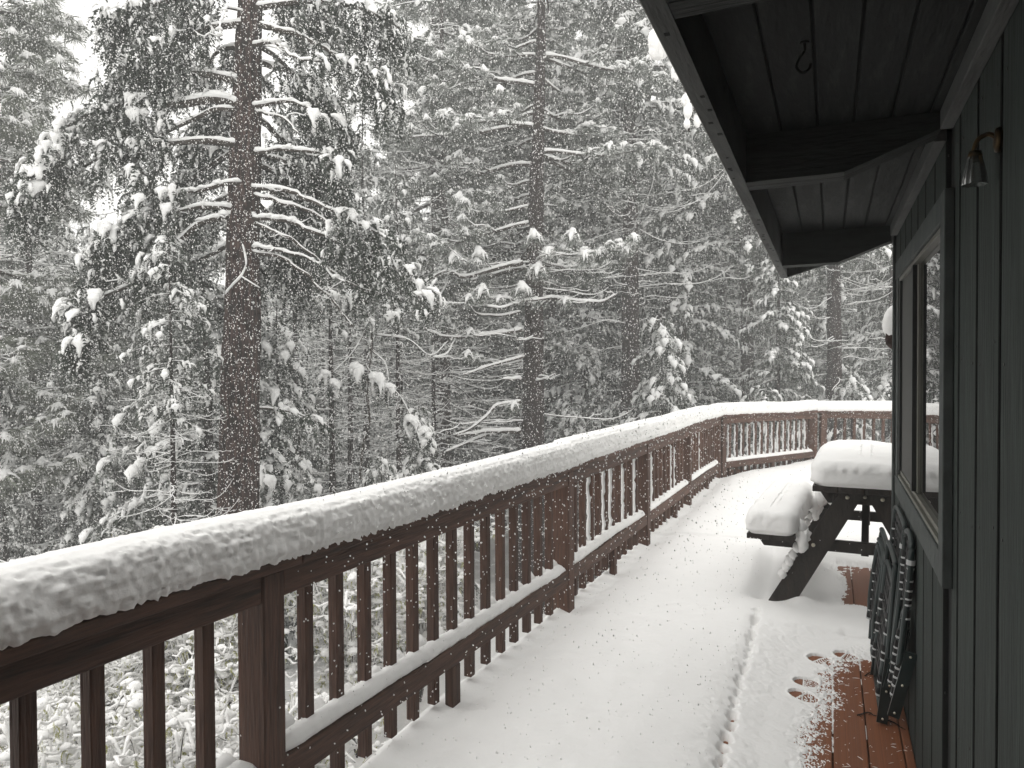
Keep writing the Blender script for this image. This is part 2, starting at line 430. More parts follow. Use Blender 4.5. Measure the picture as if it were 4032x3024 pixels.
# closed cap profile: across (-outer .. +deck side), height above wood
CAPP = [(-.070, -.004), (-.088, .020), (-.092, .055), (-.091, .09), (-.080, .120), (-.055, .142), (-.02, .153), (.02, .153), (.055, .142), (.076, .120), (.086, .092), (.088, .056), (.088, .022), (.074, -.006), (.03, -.002), (-.03, -.002)]
def dense(pp, k):
    A_ = np.array(pp + [pp[0]]); out = []
    for i_ in range(len(A_) - 1):
        for q in range(k): out.append(tuple(A_[i_] + (A_[i_ + 1] - A_[i_]) * q / k))
    return out
CAP_Z = .998
def railing(name, label, A, B, posts, nbal, legs, cat='railing', snowed=.3, snow_label=None, seed=0):
    """A,B plan ends; built in a local frame with x along the run, y towards the deck side"""
    A = np.array(A, float); B = np.array(B, float); d = B - A; Lr = np.linalg.norm(d); a = math.atan2(d[1], d[0])
    root = empty(name, (A[0], A[1], 0), a); tag(root, label, cat, 'wooden railing sections round the deck')
    # local: x along, -y = deck side (right-hand side of direction of travel)
    W = .09
    pm = lumber('post', W, W, .955 + .16, M_RAIL, .004)
    for u in posts:
        p = link('post', pm, root); p.location = (u, .045, (.955 - .16) / 2)
        q = link('post_block', lumber('post_block', .04, .045, 1.0, M_RAIL, .003), root); q.location = (u, .1125, .42)
    # cap, in lengths
    nc = max(1, int(round(Lr / 2.6))); edges = np.linspace(-.06, Lr + .06, nc + 1)
    for k in range(nc):
        L_ = edges[k + 1] - edges[k] - .003
        p = link('cap_rail', lumber('cap_rail', L_, .145, .036, M_RAILX, .004), root); p.location = ((edges[k] + edges[k + 1]) / 2, .05, CAP_Z - .018)
    ps = sorted(posts)
    segs = [(ps[k] + W / 2, ps[k + 1] - W / 2) for k in range(len(ps) - 1)]
    bm_ = lumber('baluster', .040, .040, .83, M_RAIL, .003)
    gs = Geo(); gb = Geo()
    rr = np.random.RandomState(seed)
    for (s0, s1) in segs:
        L_ = s1 - s0
        p = link('top_rail', lumber('top_rail', L_ - .002, .038, .088, M_RAILX, .004), root); p.location = ((s0 + s1) / 2, .024, .918 - .002)
        p = link('bottom_rail', lumber('bottom_rail', L_ - .002, .038, .088, M_RAILX, .004), root); p.location = ((s0 + s1) / 2, .024, .315)
        n = max(1, int(round(L_ / nbal)) - 1)
        us = s0 + (np.arange(n) + 1) * L_ / (n + 1)
        for u in us:
            p = link('baluster', bm_, root); p.location = (u + rr.uniform(-.003, .003), .064, .545); p.rotation_euler = (0, rr.uniform(-.003, .003), rr.uniform(-.03, .03))
        # snow lying on the bottom rail
        lumpy_loft(gs, [(s0 + .005, .032, .359), (s1 - .005, .032, .359)],
                   [(-.034, .05), (-.02, .053), (.0, .050), (.016, .036), (.021, .016), (.016, 0), (-.01, 0), (-.034, .0)], .006, 16, seed, .012, True, .8)
        # mounds between balusters
        uu = np.concatenate([[s0], us, [s1]])
        for k in range(len(uu) - 1):
            lumpy_loft(gs, [(uu[k] + .022, .064, .36), (uu[k + 1] - .022, .064, .36)],
                       [(-.05, .0), (-.05, .045), (-.02, .085 + rr.uniform(-.01, .015)), (.008, .062), (.018, .03), (.016, 0)], .007, 20, seed + k, .02, True)
        # snow plastered on the weather side of the balusters
        for u in us:
            if rr.rand() < snowed:
                zz = np.arange(.40, .86, .03)
                off = -.02 - .004 if rr.rand() < .75 else .0
                P = np.stack([np.full(len(zz), u - .0215), np.full(len(zz), .071) + .004 * rr.randn(len(zz)), zz], 1)
                gb.tube(P, .011 + .006 * rr.rand(len(zz)) * np.linspace(1, .6, len(zz)), 6, .8)
    for u in legs:
        p = link('support_leg', lumber('support_leg', .07, .04, .30, M_RAIL, .003), root); p.location = (u, .024, .12)
    sn = empty('railing_snow', (A[0], A[1], 0), a)
    tag(sn, snow_label, 'snow', 'snow lying on the railings')
    o1 = gs.obj('lower_rail_snow', M_SNOW, sn, True); 
    if gb.V: tag(gb.obj('baluster_snow', M_SNOWT, sn, True), kind='stuff')
    return root, sn
M_RAILX = mat('brown_stained_rail_x', (.098, .050, .034), .7, .35, 5, (1.2, 14, 14), bump=.6, bscale=9, spec=.35, rnd=.15, col2=(.03, .022, .018), c2scale=2.2)
TILT = R(.42)
yN = 4.262
NA = (float(rail_x(-.53)), -.53); NB = (float(rail_x(yN)), yN)
Ln = math.hypot(NB[0] - NA[0], NB[1] - NA[1])
r0, s0_ = railing('deck_railing', 'near brown railing section in the foreground, two posts wide', NA, NB,
                  [.05, 2.295, Ln], .1605, [3.40], snowed=.0, snow_label='thick rounded ridge of snow on the near side railing', seed=3)
FB = (float(rail_x(10.05)), 10.05); Lf = math.hypot(FB[0] - NB[0], FB[1] - NB[1])
r1, s1_ = railing('deck_railing', 'side railing section from the second post to the first corner', NB, FB,
                  [0.0, 1.93, 3.77, Lf - .02], .1605, [.95, 3.07, 4.90], snowed=.25,
                  snow_label='ridge of snow on the side railing up to the corner', seed=13)
for q in list(r1.children):
    if q.location.x < .02 and (q.name.startswith('post')): bpy.data.objects.remove(q)
for e_ in (r0, s0_):   # this section climbs slightly towards the viewer
    e_.rotation_mode = 'XYZ'
    a_ = e_.rotation_euler[2]
    Mx = Matrix.Translation((NB[0], NB[1], 0)) @ Matrix.Rotation(a_, 4, 'Z') @ Matrix.Rotation(TILT, 4, 'Y') @ Matrix.Translation((-Ln, 0, 0))
    e_.matrix_world = Mx
r2, s2_ = railing('deck_railing', 'short angled railing section between the first corner and the picnic table', C1, C2,
                  [.09, 2.60], .165, [1.35], snowed=.95, snow_label='snow along the short angled railing beyond the corner', seed=5)
r3, s3_ = railing('deck_railing', 'far railing section behind the picnic table, ending at the house corner', C2, C3,
                  [.1, 2.0, 3.9, 5.75], .15, [1.0, 2.9], snowed=.2, snow_label='snow on the far railing behind the picnic table', seed=8)
def settle(objs, A_, B_, dz, drop):
    a_ = math.atan2(B_[1] - A_[1], B_[0] - A_[0])
    for e_ in objs: e_.matrix_world = Matrix.Translation((A_[0], A_[1], dz)) @ Matrix.Rotation(a_, 4, 'Z') @ Matrix.Rotation(drop, 4, 'Y')
settle((r1, s1_), NB, FB, 0, .0115); settle((r2, s2_), C1, C2, -.064, .024); settle((r3, s3_), C2, C3, -.128, .016)
def capsnow(parent, L_, seed, step, ext=.03, ext0=.03, hs_=1.0):
    g = Geo(); lumpy_loft(g, [(-ext0, .05, CAP_Z), (L_ + ext, .05, CAP_Z)], [(a, b * hs_) for a, b in dense(CAPP, 5 if step < .015 else 2)], .0054, 44, seed, step, True, 1.0)
    g.obj('cap_snow', M_SNOW, parent, True)
capsnow(s0_, Ln, 31, .0075, .10, .03, .97)
capsnow(s1_, Lf, 33, .013, .06, .06)
capsnow(s2_, np.linalg.norm(C2 - C1), 37, .02, .06, .06)
capsnow(s3_, np.linalg.norm(C3 - C2), 41, .02, .03, .06)

# ------------------------------------------------------------------ house
XW = .319
rs_n = np.random.RandomState(44)
house = empty('house'); tag(house, 'dark green grey cabin with grooved plank siding, deep eave and sliding window', 'house')
ye = [4.49] + [3.892 + .2645 * k for k in (1,)] + [3.892 - .2625 * k for k in range(0, 24)]
ye = sorted(set(ye))
for k in range(len(ye) - 1):
    a, c = ye[k] + .013, ye[k + 1] - .013
    spans = [(-.22, 2.30)]
    if a > 2.45 and c < 3.95: spans = [(-.22, .99), (2.06, 2.30)]
    elif a < 3.95 < c: spans = [(-.22, .99), (2.06, 2.30)]
    elif a < 2.45 < c: spans = [(-.22, 2.30)]
    for (z0, z1) in spans:
        cc = c
        if (z0, z1) == (-.22, 2.30) and a < 2.45 < c: cc = 2.42
        ob = link('siding_board', shade_edges(lumber('siding_board', .016, cc - a, z1 - z0, M_WALL, .002)), house)
        ob.location = (XW + .008, (a + cc) / 2, (z0 + z1) / 2)
g = Geo(); g.box(XW + .0155, XW + .05, -2.4, 2.44, -.25, 2.4); g.box(XW + .0155, XW + .05, 2.44, 4.48, -.25, 1.02); g.box(XW + .0155, XW + .05, 2.44, 4.48, 2.05, 2.4); g.box(XW + .0155, XW + .05, 4.0, 4.48, 1.02, 2.05)
g.obj('wall', M_BLACK, house)
g = Geo(); g.box(XW + .052, 5, -2.4, 4.478, -3.6, 2.38)
g.obj('wall_core', M_BLACK, house)
for k in range(16):
    ob = link('siding_board', lumber('siding_board', .258, .012, 2.5, M_WALL, .0025), house)
    ob.location = (XW + .145 + .2665 * k, 4.486, 1.03)
    if ob.location.x > 4.9: break
ob = link('corner_board', lumber('corner_board', .014, .05, 2.5, M_TRIM), house); ob.location = (XW - .006, 4.462, 1.03)
g = Geo()
for k in range(len(ye) - 1):
    for yy in (ye[k] + .045, ye[k + 1] - .045):
        for zz in (.18, .62, 1.22, 1.62, 2.2):
            if 2.42 < yy < 4.1 and .94 < zz < 2.09: continue
            z_ = zz + rs_n.uniform(-.03, .03); y_ = yy + rs_n.uniform(-.006, .006)
            g.tube([(XW - .0012, y_, z_), (XW + .002, y_, z_)], .0038, 6)
tag(g.obj('nail', mat('dull_nail', (.02, .018, .016), .5), house), kind='stuff')
# window trim
def piece(name, x0, x1, y0, y1, z0, z1, mt, parent, bev=.002):
    ob = link(name, lumber(name, x1 - x0, y1 - y0, z1 - z0, mt, bev), parent)
    ob.location = ((x0 + x1) / 2, (y0 + y1) / 2, (z0 + z1) / 2); return ob
win = empty('window'); win.parent = house
tag(win, 'sliding window with dark screened far half')
piece('window_trim', .292, XW - .001, 2.395, 2.480, .958, 2.088, M_TRIM, win)          # near jamb
piece('window_trim', .294, XW - .001, 2.483, 4.10, .958, 1.045, M_TRIM, win)          # apron
piece('window_trim', .293, XW - .001, 2.483, 4.10, 2.008, 2.088, M_TRIM, win)         # head
piece('window_trim', .297, XW - .001, 4.01, 4.098, 1.048, 2.005, M_TRIM, win)         # far jamb
piece('frame', .300, XW + .02, 2.485, 4.0, 1.048, 1.062, M_FRAME, win, .001)
piece('frame', .310, XW + .02, 2.485, 4.0, 1.064, 1.082, M_FRAME, win, .001)
piece('frame', .302, XW + .02, 2.485, 4.0, 1.990, 2.006, M_FRAME, win, .001)
piece('frame', .300, XW + .02, 3.345, 3.40, 1.084, 1.988, M_FRAMED, win, .001)
piece('frame', .316, XW + .02, 3.30, 3.342, 1.084, 1.988, M_FRAME, win, .001)
piece('frame', .302, XW + .02, 3.965, 4.0, 1.084, 1.988, M_FRAMED, win, .001)
piece('pane', XW + .006, XW + .012, 2.482, 3.34, 1.084, 1.988, gl, win, 0)
piece('screen', XW - .006, XW - .004, 3.40, 3.965, 1.084, 1.988, M_SCREEN, win, 0)
# beams and roof
def fz(y): return 2.21 - .016 * y
for k, (ya, yb) in enumerate(((-.2, -.085), (1.165, 1.285), (2.44, 2.557), (4.35, 4.455))):
    ym = (ya + yb) / 2; zb = fz(yb); zs = 2.318 - .004 * 0
    for (u0, u1) in ((ya, ym - .002), (ym + .002, yb)):
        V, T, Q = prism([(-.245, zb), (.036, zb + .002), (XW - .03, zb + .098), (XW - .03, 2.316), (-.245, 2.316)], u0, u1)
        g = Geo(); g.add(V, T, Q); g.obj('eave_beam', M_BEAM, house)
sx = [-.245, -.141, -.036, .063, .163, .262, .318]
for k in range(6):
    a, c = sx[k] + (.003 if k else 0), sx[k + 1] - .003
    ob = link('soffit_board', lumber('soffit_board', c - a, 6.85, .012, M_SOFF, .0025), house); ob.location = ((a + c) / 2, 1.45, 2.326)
for (ya, yb) in ((-.08, 1.16), (1.29, 2.435), (2.562, 4.345)):
    piece('frieze_block', XW - .034, XW - .001, ya, yb, 2.262, 2.317, M_FASC, house)
g = Geo(); g.box(-.246, 4.9, -2.4, 4.878, 2.333, 2.40); g.obj('roof_deck', M_BLACK, house)
V = []
for y in (-2.4, 4.92):
    for (a, c) in ((-.285, fz(y)), (-.247, fz(y)), (-.247, 2.43), (-.285, 2.43)): V.append((a, y, c))
g = Geo(); g.add(V, [(0, 1, 2), (0, 2, 3), (4, 6, 5), (4, 7, 6)], [(0, 4, 5, 1), (1, 5, 6, 2), (2, 6, 7, 3), (3, 7, 4, 0)])
g.obj('fascia', M_FASC, house)
V = []
for y in (-2.4, 4.925):
    for (a, c) in ((-.2925, fz(y) + .012), (-.2865, fz(y) + .010), (-.2865, 2.45), (-.2925, 2.45)): V.append((a, y, c))
g = Geo(); g.add(V, [(0, 1, 2), (0, 2, 3), (4, 6, 5), (4, 7, 6)], [(0, 4, 5, 1), (1, 5, 6, 2), (2, 6, 7, 3), (3, 7, 4, 0)])
g.obj('drip_edge', M_FRAME, house)
V, T, Q = prism([(-.246, 2.133), (0, 2.205), (1.2, 2.56), (1.2, 2.8), (-.246, 2.42)], 4.882, 4.918)
g = Geo(); g.add(V, T, Q); g.obj('end_fascia', M_FASC, house)
V, T, Q = prism([(-.33, 2.45), (4.9, 4.0), (4.9, 4.08), (-.33, 2.50)], -2.4, 4.95)
g = Geo(); g.add(V, T, Q); g.obj('roof', M_BLACK, house)
# unseen cabin wing added behind the viewer to keep light off eave and siding
for k in range(18):
    ob = link('siding_board', lumber('siding_board', .258, .012, 2.9, M_WALL, .0025), house)
    ob.location = (.17 - .2645 * k, -1.306, 1.23)
g = Geo(); g.box(-4.6, XW, -6, -1.316, -4.5, 2.7); g.obj('added_wing_wall', M_BLACK, house)
V, T, Q = prism([(-4.9, 2.705), (XW + .1, 2.705), (XW + .1, 2.80), (-4.9, 2.80)], -6.2, -.5); g = Geo(); g.add(V, T, Q); g.obj('added_wing_roof', M_FASC, house)
# snow on the roof
g = Geo()
ax = np.linspace(-.37, 4.9, 60); ay = np.linspace(-2.4, 5.0, 120)
X, Y = np.meshgrid(ax, ay, indexing='ij'); x, y = X.ravel(), Y.ravel()
P = np.stack([x, y, 0 * x], 1)
z = 2.50 + (x + .33) * .297 + .25 * np.sqrt(np.clip((x + .37) / .25, 0, 1)) * np.sqrt(np.clip(np.minimum(y + 2.4, 5.0 - y) / .2, 0, 1)) + .02 * fbm(P, 3, 2)
i = (np.arange(59)[:, None] * 120 + np.arange(119)[None]).ravel()
g.add(np.stack([x, y, z], 1), None, np.stack([i, i + 120, i + 121, i + 1], 1))
o = g.obj('roof_snow', M_SNOW, smooth=True); tag(o, 'deep snow layer lying on the cabin roof', 'snow', kind='stuff')
# nails / knots on the fascia underside
g = Geo()
for k in range(26):
    y = rs.uniform(.9, 4.8); x = rs.uniform(-.278, -.255); r_ = rs.uniform(.0025, .005)
    g.box(x - r_, x + r_ * 1.4, y - r_ * 1.5, y + r_ * 1.5, fz(y) - .0012, fz(y) + .001)
tag(g.obj('nail', M_BLACK, house), kind='stuff')
# ceiling hook
g = Geo()
g.tube(resample([(-.055, 1.80, 2.319), (-.055, 1.80, 2.30), (-.066, 1.80, 2.285), (-.072, 1.805, 2.268), (-.060, 1.81, 2.255), (-.046, 1.812, 2.262), (-.042, 1.815, 2.275)], .004), .003, 6)
g.tube([(-.055, 1.80, 2.3195), (-.055, 1.80, 2.3165)], .010, 8)
tag(g.obj('ceiling_hook', M_BLACK), 'small black screw hook hanging from the soffit boards', 'hook')

# wall lamp
lp = empty('wall_lamp', (XW, 1.80, 2.055), 0, .72); tag(lp, 'brass wall lamp with a ribbed glass shade on the siding', 'lamp')
g = Geo(); g.tube([(0.0, 0, .0), (-.012, 0, 0), (-.016, 0, 0)], [.036, .034, .02], 20); g.obj('wall_plate', M_BRASS, lp, True)
g = Geo(); g.tube(resample([(-.012, 0, .01), (-.03, .01, .022), (-.052, .02, .012), (-.06, .03, -.012), (-.058, .035, -.022)], .005), .007, 8); g.tube([(-.058, .03, -.018), (-.058, .03, -.034)], [.016, .02], 14); g.obj('arm', M_BRASS, lp, True)
g = Geo(); n = 40
for q in range(1):
    zz = np.linspace(-.034, -.115, 10); rr_ = .018 + .016 * np.sin(np.linspace(0, 1.25, 10))
    th = np.arange(n) * 2 * math.pi / n
    W = np.stack([-.058 + (rr_[:, None] * (1 + .05 * np.cos(th * 10)[None])) * np.cos(th)[None], .03 + (rr_[:, None] * (1 + .05 * np.cos(th * 10)[None])) * np.sin(th)[None], np.repeat(zz[:, None], n, 1)], -1)
    i = np.arange(9)[:, None] * n; j = np.arange(n)[None]; jn = (j + 1) % n
    g.add(W.reshape(-1, 3), None, np.stack([i + j, i + jn, i + n + jn, i + n + j], -1).reshape(-1, 4))
g.obj('glass_shade', ls, lp, True)

# ------------------------------------------------------------------ picnic table
TA = R(-3.0)
tb = empty('picnic_table', (.197, 5.06, 0), TA); tag(tb, 'dark A-frame picnic table with attached benches beyond the house corner', 'table')
def tpiece(name, u0, u1, v0, v1, z0, z1, bev=.003, mt=None): return piece(name, u0, u1, v0, v1, z0, z1, mt or M_TABLE, tb, bev)
for k in range(4): tpiece('top_board', -.302 + k * .1515, -.302 + k * .1515 + .1475, 0, 1.34, .784, .820)
for s in (-1, 1):
    for k in range(2):
        a = s * .405; u0, u1 = sorted((a + s * k * .148, a + s * (k * .148 + .144)))
        tpiece('bench_board', u0, u1, -.06, 1.38, .458, .492)
TH = .038
for v, sgn in ((.10, -1), (1.20, 1)):
    # beams
    g = Geo(); V, T, Q = prism([(-.27, .783), (.27, .783), (.215, .700), (-.215, .700)], v, v + TH); g.add(V, T, Q); g.obj('top_beam', M_TABLE, tb)
    g = Geo(); V, T, Q = prism([(-.66, .457), (.66, .457), (.61, .385), (-.61, .385)], v, v + TH); g.add(V, T, Q); g.obj('bench_beam', M_TABLE, tb)
    v0 = v - TH - .002 if sgn < 0 else v + TH + .002
    for s in (-1, 1):
        # leg polygon: direction from top (.06,.775) to foot
        top = np.array([.075, .778]); ft = np.array([.50, -.0])
        d = (ft - top) / np.linalg.norm(ft - top); nn = np.array([-d[1], d[0]]) * .062
        pts = [top + nn * 1.0, top - nn * 1.0 + d * .0, ft - nn - d * .02, ft + nn + d * -.055]
        # flat foot and top
        pl = [(top[0] + .072, .778), (top[0] - .072, .778), (ft[0] - .072, .0), (ft[0] + .06, .0), (ft[0] + .078, .025)]
        pl = [(s * a, c) for a, c in pl]
        if s < 0: pl = pl[::-1]
        g = Geo(); V, T, Q = prism(pl, v0, v0 + TH); g.add(V, T, Q); g.obj('leg', M_TABLE, tb)
        for (u, zb) in ((.10, .748), (.30, .425), (.345, .42)):
            gb = Geo(); yb = v0 if sgn < 0 else v0 + TH
            gb.tube([(s * u, yb + .004 * -sgn, zb), (s * u, yb + sgn * .002, zb), (s * u, yb + sgn * .007, zb)], [.013, .013, .006], 10)
            gb.obj('bolt', M_BOLT, tb, True)
    gb = Geo(); yb = v if sgn < 0 else v + TH
    gb.tube([(0, yb, .75), (0, yb + sgn * .005, .75)], [.012, .006], 10); gb.obj('bolt', M_BOLT, tb, True)
# diagonal braces under the top
for v0, v1 in ((.16, .60), (1.18, .74)):
    g = Geo()
    V = []
    for (yy, zz) in ((v0, .39), (v1, .745)):
        for (du, dz) in ((-.022, -.03), (.022, -.03), (.022, .03), (-.022, .03)): V.append((du, yy, zz + dz))
    g.add(V, [(0, 1, 2), (0, 2, 3), (4, 6, 5), (4, 7, 6)], [(0, 4, 5, 1), (1, 5, 6, 2), (2, 6, 7, 3), (3, 7, 4, 0)])
    g.obj('brace', M_TABLE, tb)
tpiece('brace', -.07, .07, .3, 1.04, .745, .783)

def snow_slab(g, u0, u1, v0, v1, z, depth, seed, rad=.05, bulge=.018, amp=.008, n=220):
    """thick snow block with rounded shoulders on a rectangle"""
    cu, cv = (u0 + u1) / 2, (v0 + v1) / 2; a, c = (u1 - u0) / 2, (v1 - v0) / 2
    th = np.linspace(0, 2 * math.pi, n, endpoint=False)
    # rounded rectangle by superellipse-like parameter
    p = 9.0
    r_ = (np.abs(np.cos(th) / 1.0) ** p + np.abs(np.sin(th)) ** p) ** (-1 / p)
    cx, cy = r_ * np.cos(th), r_ * np.sin(th)
    prof = [(.004, 0), (-.010, .02), (-bulge, .05), (-bulge, .085)]
    sh = depth - .07
    prof = [(.004, 0), (-.4 * bulge, .015)]
    for q in np.linspace(.2, 1, 5): prof.append((-bulge, q * sh) if q < .9 else (-bulge * .8, sh))
    for q in np.linspace(.15, 1, 7): prof.append((-bulge * .8 + .075 * (1 - math.cos(q * math.pi / 2)) , sh + .07 * math.sin(q * math.pi / 2)))
    mx = min(a, c)
    for q in np.linspace(.16, .90, 12):
        if q * mx > prof[-1][0] + .01: prof.append((q * mx, depth))
    rings = []
    for (ins, h) in prof:
        rings.append(np.stack([cu + cx * (a - ins), cv + cy * (c - ins), np.full(n, z + h)], 1))
    W = np.concatenate(rings); k = len(prof)
    cen = np.array([cu, cv, z + depth * .3]); 
    out = W - np.array([cu, cv, 0]); out[:, 2] = 0
    out[:, 0] /= a; out[:, 1] /= c; mm = np.maximum(np.abs(out[:, 0]), np.abs(out[:, 1]))
    dirn = np.stack([np.where(np.abs(out[:, 0]) > np.abs(out[:, 1]) * .999, np.sign(out[:, 0]), 0), np.where(np.abs(out[:, 1]) >= np.abs(out[:, 0]), np.sign(out[:, 1]), 0), 0 * mm], 1)
    hh = (W[:, 2] - z) / depth
    sd = np.clip(1 - (1 - mm) * 8, 0, 1) * np.where(hh > .02, 1, .2)
    f = 1.6 * np.abs(noise(W, 16, seed)) - .5 + .7 * fbm(W, 30, seed, 2)
    W = W + dirn * (amp * f * sd)[:, None]
    W[:, 2] += (.020 * fbm(W, 2.6, seed + 3) + .003 * fbm(W, 14, seed + 4)) * sst(.3, .9, hh)
    i = np.arange(k - 1)[:, None] * n; j = np.arange(n)[None]; jn = (j + 1) % n
    Qs = np.stack([i + j, i + jn, i + n + jn, i + n + j], -1).reshape(-1, 4)
    b0 = (k - 1) * n; Qc = [(b0 + q, b0 + (q + 1) % n, b0 + n - 2 - q, b0 + n - 1 - q) for q in range(0, n // 2 - 1)]
    g.add(W, None, np.concatenate([Qs, np.array(Qc)]))
g = Geo(); snow_slab(g, -.305, .305, -.008, 1.35, .821, .165, 3)
o = g.obj('table_snow', M_SNOW, smooth=True); o.location = tb.location; o.rotation_euler = tb.rotation_euler
tag(o, 'thick pillow of snow on the picnic table top', 'snow')
def blob(g, c, r, seed, amp=.25, n=10, m_=14):
    th = np.linspace(0, math.pi, n); ph = np.arange(m_) * 2 * math.pi / m_
    D_ = np.stack([np.sin(th)[:, None] * np.cos(ph)[None], np.sin(th)[:, None] * np.sin(ph)[None], np.repeat(np.cos(th)[:, None], m_, 1)], -1).reshape(-1, 3)
    f = 1 + amp * fbm(D_ + np.array(c)[None] * 3, 2.3, seed, 3)
    W = np.array(c) + D_ * np.array(r) * f[:, None]
    i = np.arange(n - 1)[:, None] * m_; j = np.arange(m_)[None]; jn = (j + 1) % m_
    g.add(W, None, np.stack([i + j, i + n * 0 + m_ + j, i + m_ + jn, i + jn], -1).reshape(-1, 4))
for s, lab in ((-1, 'thick snow on the left picnic bench nearest the railing'), (1, 'snow on the right picnic bench hidden behind the house corner')):
    g = Geo(); u0, u1 = (-.70, -.402) if s < 0 else (.402, .70)
    snow_slab(g, u0, u1, -.065, 1.385, .493, .165, 11 + s)
    # clods bridging bench and frame, at the near and far frame
    for v in (.10, 1.21):
        blob(g, (s * .385, v + .0, .50), (.05, .06, .075), 3, .2)
        blob(g, (s * .355, v - .01, .47), (.05, .045, .05), 5, .25)
        blob(g, (s * .36, v - .06, .44), (.035, .035, .07), 15, .25)
        for q in range(5): blob(g, (s * (.40 + .022 * q), v - .05, .40 - .045 * q), (.026, .03, .035), 7 + q, .3, 8, 10)
    if s < 0: 
        for q in range(5): blob(g, (-.37 + .045 * q, 1.18, .52 + .045 * (2 - abs(q - 2.2))), (.055, .10, .08), 20 + q, .2)
    o = g.obj('bench_snow', M_SNOW, smooth=True); o.location = tb.location; o.rotation_euler = tb.rotation_euler
    tag(o, lab, 'snow')

